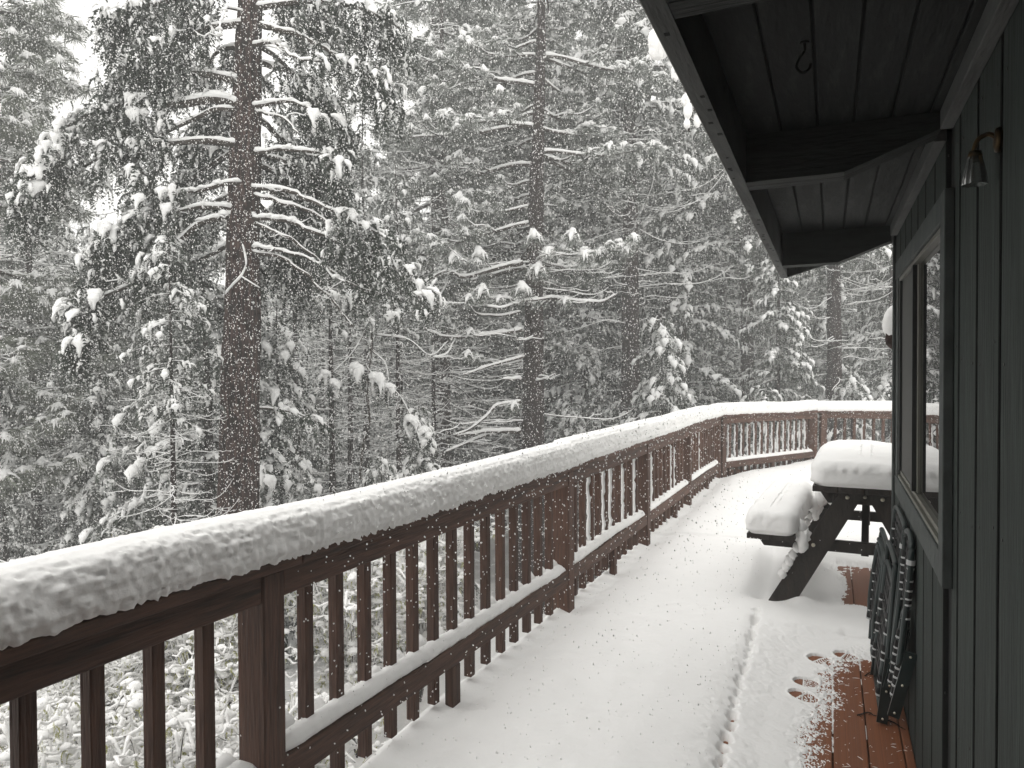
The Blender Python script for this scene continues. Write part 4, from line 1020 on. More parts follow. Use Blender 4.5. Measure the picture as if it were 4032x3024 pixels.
# --- the big dark trunk nearest the deck
def q1(x, y, depth): return pix(x * .6329, y * .6329, depth)
b1 = pix(500 * 1.823, 1540 * 1.823, 9.0); b1[2] = gz(b1[0], b1[1])
top1 = pix(541 * 1.823, 0, 9.05)
hgt1 = 17.0
lean1 = ((top1[0] - b1[0]) / (top1[2] - b1[2]), (top1[1] - b1[1]) / (top1[2] - b1[2]))
LIMBS1 = [ # crop points, depth change to the tip, radius, foliage from, foliage drop, density, snow
 ([(1480, 60), (1420, 45), (1385, 110), (1360, 240)], -.5, .012, 9, 0, 0, 1),
 ([(1470, 120), (1300, 175), (1150, 250), (1000, 300), (850, 330)], -.4, .045, .3, .55, 26, .5),
 ([(1470, -60), (1250, -40), (1000, 20), (800, 60), (690, 120)], -.6, .045, .25, .6, 30, .9),
 ([(1470, -160), (1280, -120), (1080, -60), (900, -30)], .5, .045, .2, .6, 24, .6),
 ([(1475, 490), (1280, 468), (1060, 425), (870, 420), (740, 490), (705, 560)], -.3, .05, .22, .5, 34, 1.0),
 ([(1465, 640), (1300, 620), (1080, 650), (860, 640), (640, 690), (470, 760), (400, 860), (330, 960), (240, 1110), (160, 1260)], -.7, .055, .30, .62, 60, 1.25),
 ([(1455, 665), (1350, 680), (1200, 745), (1050, 815), (900, 900), (860, 1030), (950, 1160)], -.2, .03, .45, .35, 10, .8),
 ([(1450, 890), (1300, 880), (1100, 886), (950, 897), (800, 920), (640, 970), (520, 1040)], -.3, .042, .40, .5, 22, .5),
 ([(1440, 930), (1300, 1040), (1200, 1105), (1130, 1140), (980, 1190), (900, 1260)], .3, .035, .45, .5, 14, .8),
 ([(1500, 1140), (1430, 1135), (1250, 1180), (1080, 1212), (920, 1280), (860, 1370)], -.2, .026, .5, .5, 14, 1.1),
 ([(1430, 1200), (1300, 1280), (1170, 1420), (1110, 1490)], .1, .028, .5, .5, 8, .5),
 ([(1420, 1290), (1250, 1290), (1050, 1335), (860, 1390), (740, 1440), (620, 1580), (530, 1650)], -.5, .032, .35, .75, 36, 1.1),
 ([(1410, 1320), (1250, 1390), (1120, 1490), (1000, 1590), (890, 1680), (810, 1770), (700, 1820), (560, 1890), (540, 2050), (520, 2160)], -.8, .038, .3, .55, 40, 1.2),
 ([(1420, 1500), (1300, 1590), (1150, 1650), (1040, 1700)], .4, .03, .4, .4, 12, .7),
 ([(1470, 300), (1400, 300), (1320, 360), (1290, 480)], .2, .03, .1, .5, 16, .5),
 ([(1460, 780), (1380, 700), (1260, 780), (1230, 900)], .6, .03, .2, .55, 18, .6),
 ([(1450, 1000), (1350, 930), (1230, 930), (1190, 1000)], .3, .03, .2, .5, 14, .8),
 ([(1690, 130), (1850, 220), (2010, 290), (2230, 430), (2420, 560)], -.4, .034, .45, .5, 20, .7),
 ([(1600, 255), (1700, 270), (1830, 350), (2000, 385)], -.6, .024, .8, .25, 3, 1.1),
 ([(1660, 300), (1760, 380), (1880, 560), (1980, 660)], .2, .03, .3, .6, 26, .4),
 ([(1610, 640), (1760, 630), (1890, 660), (1985, 745)], -.5, .026, .85, .3, 3, 1.1),
 ([(1620, 670), (1760, 725), (1860, 830)], -.3, .016, 9, .3, 0, .9),
 ([(1650, 935), (1800, 930), (2060, 965), (2120, 1035)], -.6, .027, .7, .4, 7, 1.1),
 ([(1640, 950), (1800, 1010), (1960, 1100), (2150, 1160)], .3, .026, .3, .6, 24, .4),
 ([(1630, 1152), (1800, 1190), (1960, 1262), (2230, 1390), (2450, 1500)], -.5, .028, .6, .5, 16, .9),
 ([(1650, 1200), (1850, 1290), (2230, 1500), (2420, 1650)], -.3, .022, .5, .5, 12, .8),
 ([(1650, 1335), (1830, 1392), (2040, 1482), (2320, 1600), (2540, 1690), (2600, 1780), (2612, 1850)], -.7, .026, .75, .35, 9, 1.1),
 ([(1610, 1532), (1760, 1560), (1940, 1620), (2070, 1710), (2140, 1760)], -.4, .018, 9, .3, 0, 1.1),
 ([(1630, 1560), (1780, 1620), (1930, 1730), (2090, 1900), (2190, 2040)], -.2, .022, 9, .3, 0, .35),
 ([(1640, 1370), (1800, 1480), (1990, 1620), (2170, 1760), (2380, 1840)], -.1, .02, .8, .3, 3, .35),
 ([(1680, 740), (1730, 850), (1860, 920), (2050, 1020)], .5, .036, .2, .6, 30, .4),
 ([(1660, 400), (1800, 450), (1950, 560), (2080, 720), (2160, 800)], .6, .036, .35, .7, 34, .4),
 ([(1650, -60), (1850, -30), (2050, 60), (2150, 160)], .2, .04, .2, .7, 34, .4),
 ([(1650, 20), (1900, 10), (2120, 20), (2330, 90), (2480, 180)], -.3, .036, .3, .6, 28, .6),
 ([(1640, 1000), (1750, 1120), (1900, 1330), (1990, 1420)], .7, .034, .2, .7, 36, .35),
 ([(1640, 1250), (1740, 1400), (1850, 1600), (1880, 1750)], .9, .03, .2, .7, 30, .35),
 ([(1900, 1200), (2050, 1300), (2200, 1420), (2300, 1500)], .9, .03, .0, .8, 34, .35),
]
def fn1(root, gl_, gs_, fb, sb, rr, ax_, rd):
    base = np.array(root.location)
    for (pp, dz, r_, f0, drop, cnt, snow) in LIMBS1:
        m_ = len(pp); P = np.array([q1(a, c, 9.0 + dz * (k / (m_ - 1)) ** 1.2 - (.15 if dz < 0 else -.15)) for k, (a, c) in enumerate(pp)]) - base
        if f0 < 5 or True: P[0] = ax_(P[0][2]) * .6 + P[0] * .4
        P = resample(P, .05); P += (fbm(P, 6, rr.randint(99), 2) * .018)[:, None] * np.array([1, 1, 1]); t = np.linspace(0, 1, len(P)); rad = r_ * (1 - .72 * t) + .003
        g = Geo(); g.tube(P, rad, 8); g.obj('limb', M_TWIG, root, True)
        snow_on(gs_, P, rad, rr, 1.1 * snow, 7)
        if snow > .95: 
            for k in range(int(len(P) * .25)):
                i_ = rr.randint(len(P)); sb.put(('l', rr.randint(4)), P[i_] + (0, 0, rad[i_]), rr.uniform(0, 6), 0, rr.uniform(.03, .07))
        for k in range(int(len(P) / 14)):
            i_ = rr.randint(3, len(P)); twig(gl_, gs_, rr, P[i_ - 1], rr.uniform(0, 6.28), rr.uniform(.12, .4), rr.uniform(-.5, .3), .006, .8)
        az0 = math.atan2(P[-1][1] - P[0][1], P[-1][0] - P[0][0])
        for k in range(int(cnt * 1.3)):
            tt = f0 + (1 - f0) * rr.rand() ** .9; i_ = min(len(P) - 1, int(tt * (len(P) - 1)))
            L_ = drop * rr.uniform(.4, 1.15); a = az0 + rr.uniform(-1.6, 1.6); off = rr.uniform(0, .22)
            p = P[i_] + np.array([math.cos(a), math.sin(a), 0]) * off + (0, 0, .02)
            nst = max(2, int(L_ / .07))
            for q in range(nst):
                w = q / nst; pq = p + np.array([rr.uniform(-.07, .07), rr.uniform(-.07, .07), -L_ * w])
                fb.put(('f', rr.randint(5)), pq, a + rr.uniform(-1.8, 1.8), rr.uniform(-.2, .9), rr.uniform(.16, .32))
                if rr.rand() < .5 + .3 * snow: sb.put(('m', rr.randint(3)), pq + rr.uniform(-.05, .05, 3), a + rr.uniform(-2, 2), rr.uniform(0, .9), rr.uniform(.06, .19), rr.uniform(.7, 1.3))
                if q % 2 == 0: fb.put(('f', rr.randint(3, 5)), pq, a + rr.uniform(-3, 3), rr.uniform(.2, 1.2), rr.uniform(.14, .26))
            if rr.rand() < .5 * snow: 
                sq = rr.uniform(.14, .32) * (1.25 if snow > 1 else 1); kq = rr.randint(5)
                sb.put(('p', kq), p + (0, 0, .02), a, rr.uniform(-.1, .5), sq, rr.uniform(.7, 1.2))
                if snow > 1.2: sb.put(('p', kq), p + (0, 0, -.12), a + rr.uniform(-.5, .5), rr.uniform(.2, .9), sq * 1.1, rr.uniform(.7, 1.2))
    # sparse back limbs, and the part above the picture
    for k in range(26):
        z = rr.uniform(3.5, 15); fir_branch(root, gl_, gs_, fb, sb, rr, ax_(z), rr.uniform(0, 6.28) if z > 9 else rr.uniform(.9, 2.9), rr.uniform(1.0, 2.4) * (1.2 - z / 17), .35, .1, .5, .15, .4, .3)
tr1 = make_tree('pine_tree', tuple(b1), hgt1, .285, lean1, None, np.random.RandomState(101), fn1, M_BARKR, M_LEAFD,
                'large dark conifer with a thick reddish trunk standing closest to the deck')
# broken snowy stub across its trunk
g = Geo(); gs_ = Geo(); rr = np.random.RandomState(5)
Ps = [q1(x, y, 8.62) for x, y in ((1508, 1520), (1525, 1590), (1530, 1650), (1500, 1720), (1440, 1780), (1400, 1830))]
P = resample(Ps, .03); g.tube(P, .008, 5); snow_on(gs_, P, np.full(len(P), .011), rr, 1.6)
P = resample([Ps[3], q1(1580, 1770, 8.6), q1(1618, 1790, 8.65)], .03); g.tube(P, .005, 5); snow_on(gs_, P, np.full(len(P), .006), rr, .8)
gs_.V += g.V; gs_.T += [t + gs_.n for t in g.T]; gs_.Q += [q + gs_.n for q in g.Q]; gs_.n += g.n
o = gs_.obj('broken_branch', M_SNOWT, None, True); tag(o, 'snow coated broken branch hooked on the front of the big trunk', 'branch')

# --- the snowy pine in the middle
b2 = pix(1141 * 1.823, 1160 * 1.823, 14.0); b2[2] = gz(b2[0], b2[1]); top2 = pix(1168 * 1.823, 0, 14.0)
lean2 = ((top2[0] - b2[0]) / (top2[2] - b2[2]), (top2[1] - b2[1]) / (top2[2] - b2[2]))
def q4(x, y, depth): return pix(1100 + x * .6329, 900 + y * .6329, depth)
def pts2(root, gl_, gs_, fb, sb, rr):
    base = np.array(root.location)
    for pp, r_, dz in (([(1510, 630), (1300, 660), (1110, 680), (960, 650), (900, 610)], .035, -.8), ([(1110, 680), (1090, 700), (1040, 780), (960, 800)], .018, -.9),
                   ([(1510, 215), (1350, 250), (1150, 300), (1030, 268), (860, 360)], .045, -1.0), ([(1060, 310), (1000, 420), (930, 490)], .02, -1.0),
                   ([(1500, 1078), (1350, 1105), (1280, 1175), (1180, 1250), (1080, 1290)], .035, -.8), ([(1500, 1262), (1300, 1265), (1090, 1292)], .042, -.6),
                   ([(1300, 1280), (1150, 1340), (1030, 1390)], .025, -.7), ([(1520, 800), (1400, 830), (1280, 865), (1155, 905)], .028, -.7),
                   ([(1500, 940), (1380, 942)], .03, -.5), ([(1600, 455), (1700, 430), (1850, 455), (2000, 455), (2095, 410)], .03, -.7),
                   ([(1600, 520), (1640, 470), (1690, 430), (1600, 445), (1500, 450), (1400, 490), (1290, 490)], .028, -.9),
                   ([(1590, 950), (1660, 935), (1720, 900)], .022, -.5), ([(1500, 460), (1400, 430), (1280, 430), (1140, 450)], .02, -.6),
                   ([(1500, 520), (1350, 545), (1230, 530), (1150, 450)], .022, -.5), ([(1500, 830), (1380, 850), (1270, 810), (1190, 790)], .018, .3)):
        P = resample([q4(a, c, 14.0 + dz * (.3 + .7 * k / (len(pp) - 1))) for k, (a, c) in enumerate(pp)], .06) - base
        P += (fbm(P, 4, rr.randint(99), 2) * .02)[:, None]
        rad = r_ * (1 - .6 * np.linspace(0, 1, len(P))); g = Geo(); g.tube(P, rad, 7); g.obj('limb', M_TWIG, root, True); snow_on(gs_, P, rad, rr, 1.6, 7)
        for k in range(len(P) // 10):
            i_ = rr.randint(2, len(P)); Q = twig(gl_, gs_, rr, P[i_], rr.uniform(0, 6.28), rr.uniform(.2, .7), rr.uniform(-.3, .4), .008, 1)
            if rr.rand() < .3: fb.put(('t', 0), Q[-1], 0, 0, .22); sb.put(('s', 0), Q[-1], 0, 0, .22)
    for (a, c) in ((1610, 260), (1520, 385), (1260, 395), (925, 385), (1015, 490), (905, 145), (870, 60), (1080, 190), (1250, 170), (1010, 110), (1900, 170), (1820, 50), (1590, 60), (1670, 150)):
        p = q4(a, c, 13.2) - base; q = rr.randint(3); fb.put(('t', q), p, 0, 0, .30); sb.put(('s', q), p, 0, 0, .30, 1.2)
tr2 = make_tree('pine_tree', tuple(b2), 14.5, .27, lean2, None, np.random.RandomState(77), fn_pine(14.5, 3.3, -b2[2] + 3.1, .24, .25, 1.0, 34, pts2, 12, math.atan2(-b2[1], -b2[0])), M_BARK, M_LEAFR,
                'snow loaded long-needled pine with a straight trunk in the centre')

# --- bent sapling hung with snow
rr = np.random.RandomState(8)
bs = pix(690 * 1.823, 1300 * 1.823, 11.5); bs[2] = gz(bs[0], bs[1])
root = empty('bent_sapling', tuple(bs)); tag(root, 'thin bent sapling with drooping snow clods left of the central pine', 'tree')
gl_, gs_ = Geo(), Geo(); fb, sb = Bag(), Bag()
for pp, r_ in (([(500, 1560), (520, 1350), (560, 1190), (545, 1000), (575, 750), (575, 650), (550, 520), (515, 370)], .022), ([(575, 650), (565, 760), (540, 845), (600, 925), (740, 1030), (820, 1170)], .016), ([(530, 650), (450, 780), (330, 900)], .014),
               ([(575, 760), (660, 840), (680, 960)], .01), ([(600, 660), (800, 690), (940, 790), (1050, 700)], .012), ([(740, 1080), (690, 1200)], .009), ([(500, 250), (400, 330), (260, 400)], .022)):
    P = resample([q4(a, c, 11.5) for a, c in pp], .05) - bs; rad = r_ * (1 - .5 * np.linspace(0, 1, len(P)))
    gl_.tube(P, rad, 5); snow_on(gs_, P, rad, rr, 1.3)
for (a, c, s_) in ((290, 925, .36), (345, 985, .42), (480, 890, .5), (600, 950, .5), (690, 1010, .4), (820, 1215, .5), (900, 1280, .4), (570, 600, .30), (460, 440, .55), (430, 500, .4), (240, 460, .42), (330, 430, .35), (30, 790, .4), (700, 560, .36), (900, 1330, .3)):
    p = q4(a, c - 25, 11.45) - bs
    for k in range(7):
        az = rr.uniform(0, 6.28); q = rr.randint(5); f = s_ * rr.uniform(.45, .8); sb.put(('p', q), p + rr.uniform(-.04, .04, 3), az, rr.uniform(.0, .9), f, rr.uniform(1, 1.5)); fb.put(('f', q), p, az, .4, f * 1.25)
    sb.put(('l', 1), p, 0, 0, s_ * .22)
gf_ = Geo(); fb.flush(gf_, TPF); gq = Geo(); sb.flush(gq, TPS)
tag(gl_.obj('branches', M_TWIG, root, True), kind='stuff'); tag(gf_.obj('crown', M_LEAFD, root), kind='stuff')
gs_.V += gq.V; gs_.T += [t + gs_.n for t in gq.T]; gs_.Q += [q + gs_.n for q in gq.Q]; gs_.n += gq.n
tag(gs_.obj('snow_load', M_SNOWT, root, True), kind='stuff')

# --- tree kinds that are copied through the forest
def place(root, dx, depth, scale, az, label, group=None, copy=True, dz=0):
    p = pxZ(dx, depth); z = gz(p[0], p[1]) + dz
    if copy:
        r = root.copy(); COL.objects.link(r)
        for ch in root.children:
            c_ = ch.copy(); COL.objects.link(c_); c_.parent = r
    else: r = root
    r.location = (p[0], p[1], z); r.rotation_euler = (0, 0, az); r.scale = (scale,) * 3; r['label'] = label
    if group: r['group'] = group
    return r
KA = make_tree('fir_tree', (0, 0, 0), 15, .19, (0, 0), None, np.random.RandomState(1), fn_fir(15, 2.5, 1.8, .78, .25, .5, .75, .33, 40), M_BARK, M_LEAFK, '-')
KB = make_tree('fir_tree', (0, 0, 0), 17, .22, (0, 0), None, np.random.RandomState(2), fn_fir(17, 2.9, 4.8, .42, .27, .5, .7, .30, 110, .16, 2.4), M_BARK, M_LEAFK, '-')
KC = make_tree('pine_tree', (0, 0, 0), 18, .22, (0, 0), None, np.random.RandomState(3), fn_pine(18, 3.2, 6.0, .26, .36, 1.0, 70, None, 8), M_BARK, M_LEAFR, '-')
KD = make_tree('fir_tree', (0, 0, 0), 6.5, .09, (0, 0), None, np.random.RandomState(4), fn_fir(6.5, 1.5, .5, .95, .17, .42, .8, .45, 0, .13), M_BARK, M_LEAFK, '-')
KE = make_tree('bare_tree', (0, 0, 0), 14, .12, (0, 0), None, np.random.RandomState(6), fn_fir(14, 1.3, 9.0, .6, .33, .45, .6, .3, 115, .2, 1.8), M_BARK, M_LEAFK, '-')
KG = make_tree('fir_tree', (0, 0, 0), 19, .27, (0, 0), None, np.random.RandomState(12), fn_fir(19, 2.8, 9.5, .8, .26, .5, .7, .32, 90, .16, 2.4), M_BARK, M_LEAFK, '-')
MID = [
 (KD, 445, 11.0, 1.15, .3, 'young fir heavy with snow just left of the big trunk'),
 (KA, 330, 13.5, .55, 1.3, 'dense snowy fir behind the left limbs of the big trunk'),
 (KA, 130, 15.5, .60, 2.2, 'snow dusted fir near the left edge beneath the pale pine'),
 (KD, 600, 11.5, .85, 2.0, 'small fir with snowy boughs at the right foot of the big trunk'),
 (KE, 640, 14.5, .7, .9, 'slender dark trunk right of the big trunk, low bare twigs'),
 (KE, 755, 17.0, .75, 2.9, 'left one of the twin thin trunks behind the bent sapling'),
 (KE, 790, 17.6, .85, 4.1, 'right one of the twin thin trunks behind the bent sapling'),
 (KE, 962, 18.0, 1.3, 5.0, 'thin twiggy trunk between the sapling and the central pine'),
 (KB, 880, 22.0, .68, 1.0, 'tall dark fir in the haze left of the central pine'),
 (KG, 1362, 17.5, 1.05, 1.9, 'tall fir with a dark trunk right of the central pine'),
 (KA, 1440, 21.5, .9, 4.5, 'dense fir right behind the dark trunk that stands right of the central pine'),
 (KG, 1612, 19.0, .9, 3.2, 'tall fir with low bare twigs under the tip of the eave'),
 (KA, 1480, 19.0, .88, 5.5, 'snow clumped fir just left of the roof corner'),
 (KE, 1462, 24.0, 1.0, 2.2, 'thin dark pole trunk above the railing corner'),
 (KD, 1430, 15.5, .95, 1.1, 'small white fir rising over the railing near its first corner'),
 (KA, 1680, 17.5, .62, .7, 'snow draped fir below the roof corner'),
 (KD, 1655, 16.5, .80, 3.6, 'young fir with white boughs above the angled railing'),
 (KG, 1800, 18.5, .95, 2.6, 'broad trunked fir behind the picnic table'),
 (KA, 1800, 24.0, 1.0, 1.6, 'fir in the haze beyond the broad trunk near the house corner'),
 (KD, 1740, 15.0, .75, 5.2, 'little snowy fir above the short railing section'),
 (KA, 1925, 19.0, .75, 4.0, 'dark fir beside the house corner'),
 (KD, 1840, 17.5, .9, 2.0, 'snow clumped young fir between table and house corner'),
 (KC, 1020, 24.0, 1.05, 3.3, 'hazy pine behind the central pine on its left'),
 (KC, 1330, 27.0, 1.1, 2.4, 'hazy pine high up behind the central pine on its right'),
 (KB, 220, 24.0, .55, 3.9, 'hazy tall fir deep behind the left limbs'),
 (KE, 715, 12.5, .6, 1.9, 'dark slender trunk seen between the middle balusters'),
 (KE, 370, 8.2, .42, 2.4, 'thin dark stem behind the near balusters left of the big trunk'),
 (KD, 820, 10.5, .5, 3.0, 'tiny snow buried fir behind the balusters'),
 (KD, 905, 12.0, .6, 1.0, 'small snow buried fir behind the balusters right of the first leg'),
 (KE, 860, 13.5, .6, .4, 'bare stem between the two small firs behind the railing'),
 (KE, 70, 14.0, .9, 1.5, 'bare twigged thin trunk low at the left edge'),
 (KD, 215, 12.0, .72, 4.4, 'small snow clumped fir low on the left'),
 (KA, 700, 22.0, .62, 2.7, 'fir in the haze behind the crossing bare limbs'),
 (KD, 1235, 17.5, .7, .4, 'little snowy fir just right of the central trunk'),
 (KE, 1120, 21.0, 1.0, .2, 'thin trunk hidden close behind the central pine'),
]
used = set()
for (K, dx, dep, s_, az, lab) in MID:
    place(K, dx, dep, s_, az, lab, copy=K.name in used); used.add(K.name)
p = pxZ(-95, 11.5); make_tree('pine_tree', (p[0], p[1], gz(p[0], p[1])), 15, .2, (0, 0), None, np.random.RandomState(91), fn_pine(15, 2.9, 3.0, .26, .22, 1.0, 50, None, 11), M_BARK, M_LEAFP,
          'pale long-needled pine filling the upper left edge')
rr = np.random.RandomState(66)
placed = [(dx, dep) for (_, dx, dep, *_r) in MID]; k = 0
while k < 34:
    dep = rr.uniform(11, 23); dx = rr.uniform(-260, 1330)
    if any(abs(dx - a) * dep / 1600 < .75 and abs(dep - c) < 1.5 for a, c in placed) or (430 < dx < 600 and dep < 14) or (1030 < dx < 1270 and dep < 17): continue
    q = rr.randint(5); K = (KD, KE, KD, KA, KB)[q]; sc_ = (rr.uniform(.5, .95), rr.uniform(.45, .75), rr.uniform(.5, .9), rr.uniform(.35, .55), rr.uniform(.4, .6))[q] * (.8 if dep < 14 else 1)
    placed.append((dx, dep)); k += 1
    place(K, dx, dep, sc_, rr.uniform(0, 6.28), {KD.name: 'young snow heaped fir standing among the trunks below the railing', KE.name: 'thin dark stem with snow lined twigs among the trunks below the railing', KA.name: 'half grown snowy fir among the trunks below the railing', KB.name: 'half grown bare-footed fir among the trunks below the railing'}[K.name],
          {KD.name: 'young firs below the railing', KE.name: 'thin stems below the railing', KA.name: 'half grown firs below the railing', KB.name: 'half grown bare-footed firs below the railing'}[K.name])
for dx, dep, sc_, K, lab in ((945, 19.5, 1.05, KC, 'tall tufted pine close behind the central pine on its left'), (1190, 21.5, 1.1, KC, 'tall tufted pine close behind the central pine on its right'), (1075, 26.0, 1.2, KA, 'tall snowy fir directly behind the central pine'), (1265, 21.0, .9, KA, 'snow heavy fir right of the central trunk, nearest there'),
                             (1560, 22.0, 1.0, KA, 'tall snowy fir behind the railing corner'), (1400, 24.0, 1.15, KC, 'tufted pine rising beside the eave'), (200, 18.0, .62, KA, 'snowy fir low behind the left limbs'), (30, 17.0, .75, KB, 'tall fir behind the pale pine at the left edge')):
    place(K, dx, dep, sc_, dx * .7, lab)
rr = np.random.RandomState(55)
k = 0
while k < 125:
    dep = rr.uniform(23, 62); dx = rr.uniform(-700, 2500)
    if any(abs(dx - a) * dep / 1600 < 1.1 and abs(dep - c) < 2.2 for a, c in placed): continue
    K = [KA, KB, KC, KE, KB][rr.randint(5)]
    # keep the bright gap in the sky at the upper left
    sc_ = rr.uniform(.8, 1.15)
    if 60 < dx < 1000: sc_ *= np.interp(dep, [23, 40, 62], [.40, .50, .62]) * np.interp(dx, [60, 480, 620, 1000], [1, 1.0, 1.35, 1.7])

    placed.append((dx, dep)); k += 1
    place(K, dx, dep, sc_, rr.uniform(0, 6.28), {KA.name: 'dense snowy fir fading into the haze deep in the forest', KB.name: 'tall bare-footed fir fading into the haze deep in the forest', KC.name: 'tufted pine fading into the haze deep in the forest', KE.name: 'thin twiggy trunk fading into the haze deep in the forest'}[K.name], {KA.name: 'dense firs deep in the forest', KB.name: 'tall firs deep in the forest', KC.name: 'pines deep in the forest', KE.name: 'thin trunks deep in the forest'}[K.name])

# --- flowering shrub buried in snow below the railing
rr = np.random.RandomState(31)
for (dx, dep, wd, ht, lab, sd) in ((330, 4.9, .75, 1.75, 'snow buried shrub with yellow-green leaf buds seen between the near balusters', 1),
                               (90, 4.6, .55, 1.35, 'round snow capped bush at the lower left corner below the railing', 2),
                               (600, 6.4, .9, 1.3, 'low snow heaped shrub behind the post in the foreground', 3)):
    p = pxZ(dx, dep); p[2] = -1.95 if sd == 1 else -1.6 if sd == 2 else -2.3
    gzz = gz(p[0], p[1]); ht = ht + p[2] - gzz - .0 ; p[2] = gzz
    root = empty('shrub', tuple(p)); tag(root, lab, 'shrub')
    gl_, gs_, gb_ = Geo(), Geo(), Geo(); sb = Bag(); bb = Bag()
    tops = ht
    for k in range(70):
        a = rr.uniform(0, 6.28); L_ = tops * rr.uniform(.55, 1.0); sp = wd * rr.uniform(.2, 1.1)
        P = resample([(0, 0, 0), (math.cos(a) * sp * .4, math.sin(a) * sp * .4, L_ * .55), (math.cos(a) * sp * .85, math.sin(a) * sp * .85, L_ * .88), (math.cos(a) * sp * 1.15, math.sin(a) * sp * 1.15, L_ * .86)], .04)
        gl_.tube(P, .009 * (1 - .6 * np.linspace(0, 1, len(P))), 5); snow_on(gs_, P, np.full(len(P), .009), rr, .9)
        for q in range(9):
            i_ = rr.randint(len(P) // 3, len(P)); Q = twig(gl_, gs_, rr, P[i_], rr.uniform(0, 6.28), rr.uniform(.12, .4), rr.uniform(-.1, .6), .005, 1.0)
            for u in range(2):
                c_ = Q[rr.randint(len(Q) // 2, len(Q))]; s2 = rr.uniform(.012, .034) * rr.choice([.7, 1, 1.6])
                sb.put(('l', rr.randint(4)), c_ + (0, 0, s2 * .3), rr.uniform(0, 6), rr.uniform(-.4, .4), s2, rr.uniform(.8, 1.4))
                if rr.rand() < .9: bb.put(('f', rr.randint(3)), c_ + rr.uniform(-.015, .015, 3) + (0, 0, -.01), rr.uniform(0, 6), rr.uniform(0, 1.2), rr.uniform(.05, .10))
    g2 = Geo(); sb.flush(g2, TPS); gs_.V += g2.V; gs_.T += [t + gs_.n for t in g2.T]; gs_.Q += [q + gs_.n for q in g2.Q]; gs_.n += g2.n
    bb.flush(gb_, TPF)
    tag(gl_.obj('branches', M_TWIG, root, True), kind='stuff'); tag(gs_.obj('snow_load', M_SNOW, root, True), kind='stuff'); tag(gb_.obj('leaf_buds', M_BUD, root), kind='stuff')
shr = bpy.data.objects['shrub']
for (dx, dep, sc_, az, lab) in ((-90, 6.4, .62, 1.0, 'snow laden shrub farthest to the left below the deck'), (190, 6.9, .85, 2.2, 'snow laden shrub behind the near buds, left of the thin stem'), (430, 7.4, 1.1, 3.3, 'snow laden shrub at the foot of the big trunk'),
                                (760, 8.2, 1.15, 4.6, 'snow laden shrub low behind the middle balusters'), (900, 9.6, 1.2, .4, 'snow laden shrub low behind the second railing post'), (300, 10.2, .9, 5.4, 'snow laden shrub under the left limbs of the big trunk')):
    place(shr, dx, dep, sc_, az, lab, 'snow laden shrubs below the deck')
# --- snowy bough reaching past the edge of the eave
rr = np.random.RandomState(9)
g = Geo(); gs_ = Geo(); hbp = np.array([-1.06, 5.0, 3.7])
root = empty('hanging_bough', tuple(hbp)); tag(root, 'snow laden bare bough peeping out beside the edge of the eave', 'branch')
def z6(x, y, dep): return pix(2400 + x * .3165, y * .3165, dep)
for pp, r_, am in (([(560, 730), (640, 680), (720, 640), (900, 560)], .008, .4), ([(1060, 1350), (1010, 1450), (985, 1560), (990, 1640)], .006, .3), ([(880, 1290), (1000, 1260), (1080, 1250)], .006, .4), ([(1020, 1480), (1080, 1530), (1120, 1560)], .004, .3)):
    P = resample([z6(a, c, 5.0) for a, c in pp], .02) - hbp; g.tube(P, r_, 5); snow_on(gs_, P, np.full(len(P), r_), rr, am)
for (a, c, sx_, sz_) in ((610, 520, .075, .105), (590, 640, .055, .06), (660, 560, .06, .09), (945, 1250, .03, .045), (975, 1380, .03, .06), (965, 1540, .022, .04), (1090, 1500, .025, .05), (820, 900, .03, .06)):
    blob(gs_, tuple(z6(a, c, 5.0) - hbp), (sx_, sx_ * .9, sz_), int(a), .15, 12, 14)
tag(g.obj('branches', M_TWIG, root, True), kind='stuff'); tag(gs_.obj('snow_load', M_SNOW, root, True), kind='stuff')

# ------------------------------------------------------------------ falling snow
rr = np.random.RandomState(17)
N = 720000
dep = 2.2 + 20 * rr.rand(N) ** .85
fx = rr.uniform(-400, 4432, N); fy = rr.uniform(-400, 3400, N)
P = np.array([0, 0, H]) + (CR[None] * ((fx - 2016) / 2912)[:, None] + CU[None] * ((1512 - fy) / 2912)[:, None] + CF[None]) * dep[:, None]
N2 = 40000
P2 = np.stack([rr.uniform(-16, 14, N2), rr.uniform(-3, 26, N2), rr.uniform(-3.5, 12, N2)], 1)
P = np.concatenate([P, P2])
def under(P): return ((P[:, 0] > -.34) & (P[:, 1] < 5.0)) | ((P[:, 1] < -.8) & (P[:, 0] > -5)) | (np.linalg.norm(P - np.array([0, 0, H]), axis=1) < 1.2) | ((P[:, 0] > .2) & (P[:, 1] < 6))
P = P[~under(P)]; P = P[~((P[:, 0] > -1.45) & (P[:, 1] < 10) & (P[:, 2] < 1.0) & (rr.rand(len(P)) < .6))]; P = P[P[:, 2] > ground_z(P[:, 0], P[:, 1])]; P = P[~((P[:, 2] < .16) & (P[:, 0] > -1.5) & (P[:, 1] < 13))]
me = bpy.data.meshes.new('falling_snow'); me.vertices.add(len(P)); me.vertices.foreach_set('co', P.astype(np.float32).ravel()); me.update()
o = link('falling_snow', me); tag(o, 'snowflakes drifting down through the air between deck and forest', kind='stuff')
ng = bpy.data.node_groups.new('flakes', 'GeometryNodeTree')
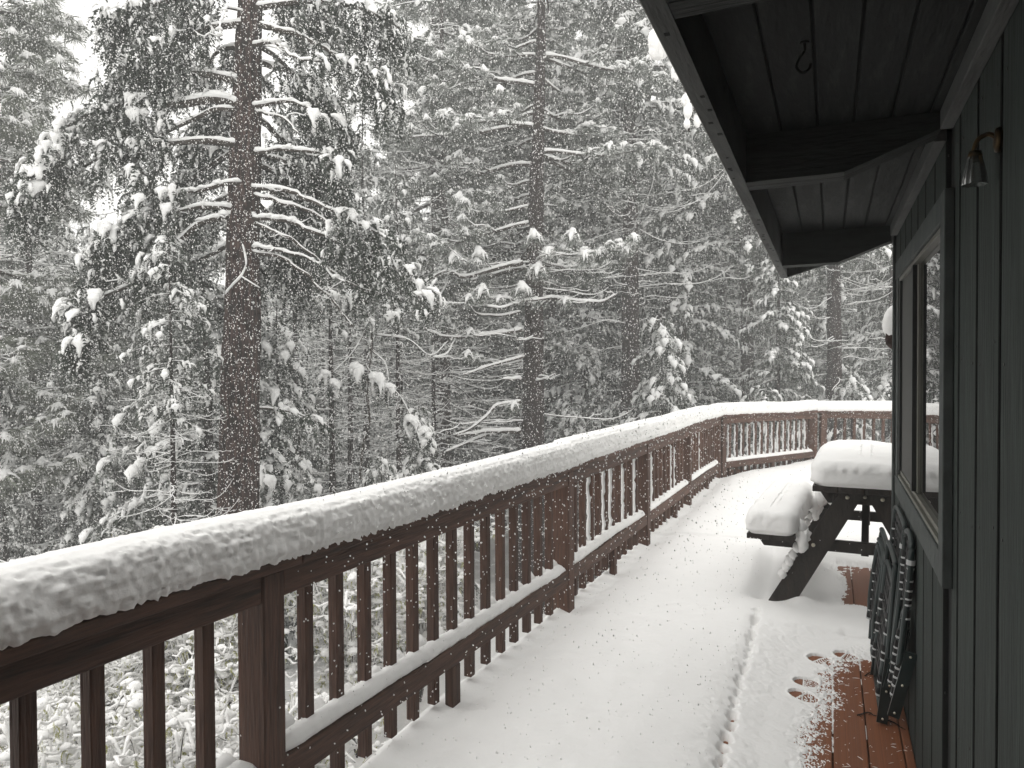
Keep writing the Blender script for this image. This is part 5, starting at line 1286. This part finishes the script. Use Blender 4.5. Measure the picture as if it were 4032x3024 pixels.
ng.interface.new_socket('Geometry', in_out='INPUT', socket_type='NodeSocketGeometry'); ng.interface.new_socket('Geometry', in_out='OUTPUT', socket_type='NodeSocketGeometry')
gi = ng.nodes.new('NodeGroupInput'); go = ng.nodes.new('NodeGroupOutput')
ip = ng.nodes.new('GeometryNodeInstanceOnPoints'); ic = ng.nodes.new('GeometryNodeMeshIcoSphere'); ic.inputs['Radius'].default_value = .0032; ic.inputs['Subdivisions'].default_value = 1
rv = ng.nodes.new('FunctionNodeRandomValue'); rv.data_type = 'FLOAT_VECTOR'; rv.inputs[0].default_value = (.4, .4, .5); rv.inputs[1].default_value = (1.05, 1.05, 1.5)
rt = ng.nodes.new('FunctionNodeRandomValue'); rt.data_type = 'FLOAT_VECTOR'; rt.inputs[0].default_value = (-.5, -.5, 0); rt.inputs[1].default_value = (.5, .5, 6.2)
sm = ng.nodes.new('GeometryNodeSetMaterial'); sm.inputs['Material'].default_value = M_SNOW
L = ng.links
L.new(gi.outputs[0], ip.inputs['Points']); L.new(ic.outputs[0], sm.inputs['Geometry']); L.new(sm.outputs[0], ip.inputs['Instance']); L.new(rv.outputs[0], ip.inputs['Scale']); L.new(rt.outputs[0], ip.inputs['Rotation']); L.new(ip.outputs[0], go.inputs[0])
md = o.modifiers.new('flakes', 'NODES'); md.node_group = ng

# ------------------------------------------------------------------ haze
g = Geo(); g.box(-82, 82, -64, 82, -9.5, 26)
hm = bpy.data.materials.new('haze'); hm.use_nodes = True; hm.node_tree.nodes.clear()
pv = hm.node_tree.nodes.new('ShaderNodeVolumePrincipled'); pv.inputs['Color'].default_value = (.93, .94, .93, 1); pv.inputs['Density'].default_value = .0088; pv.inputs['Anisotropy'].default_value = .2
ho = hm.node_tree.nodes.new('ShaderNodeOutputMaterial'); hm.node_tree.links.new(pv.outputs[0], ho.inputs['Volume'])
hz = g.obj('haze', hm); tag(hz, 'thin snowy haze filling the air', kind='stuff')
tt_ = sum(len(me_.polygons) for me_ in bpy.data.meshes); print('POLYS', tt_, len(bpy.data.objects))
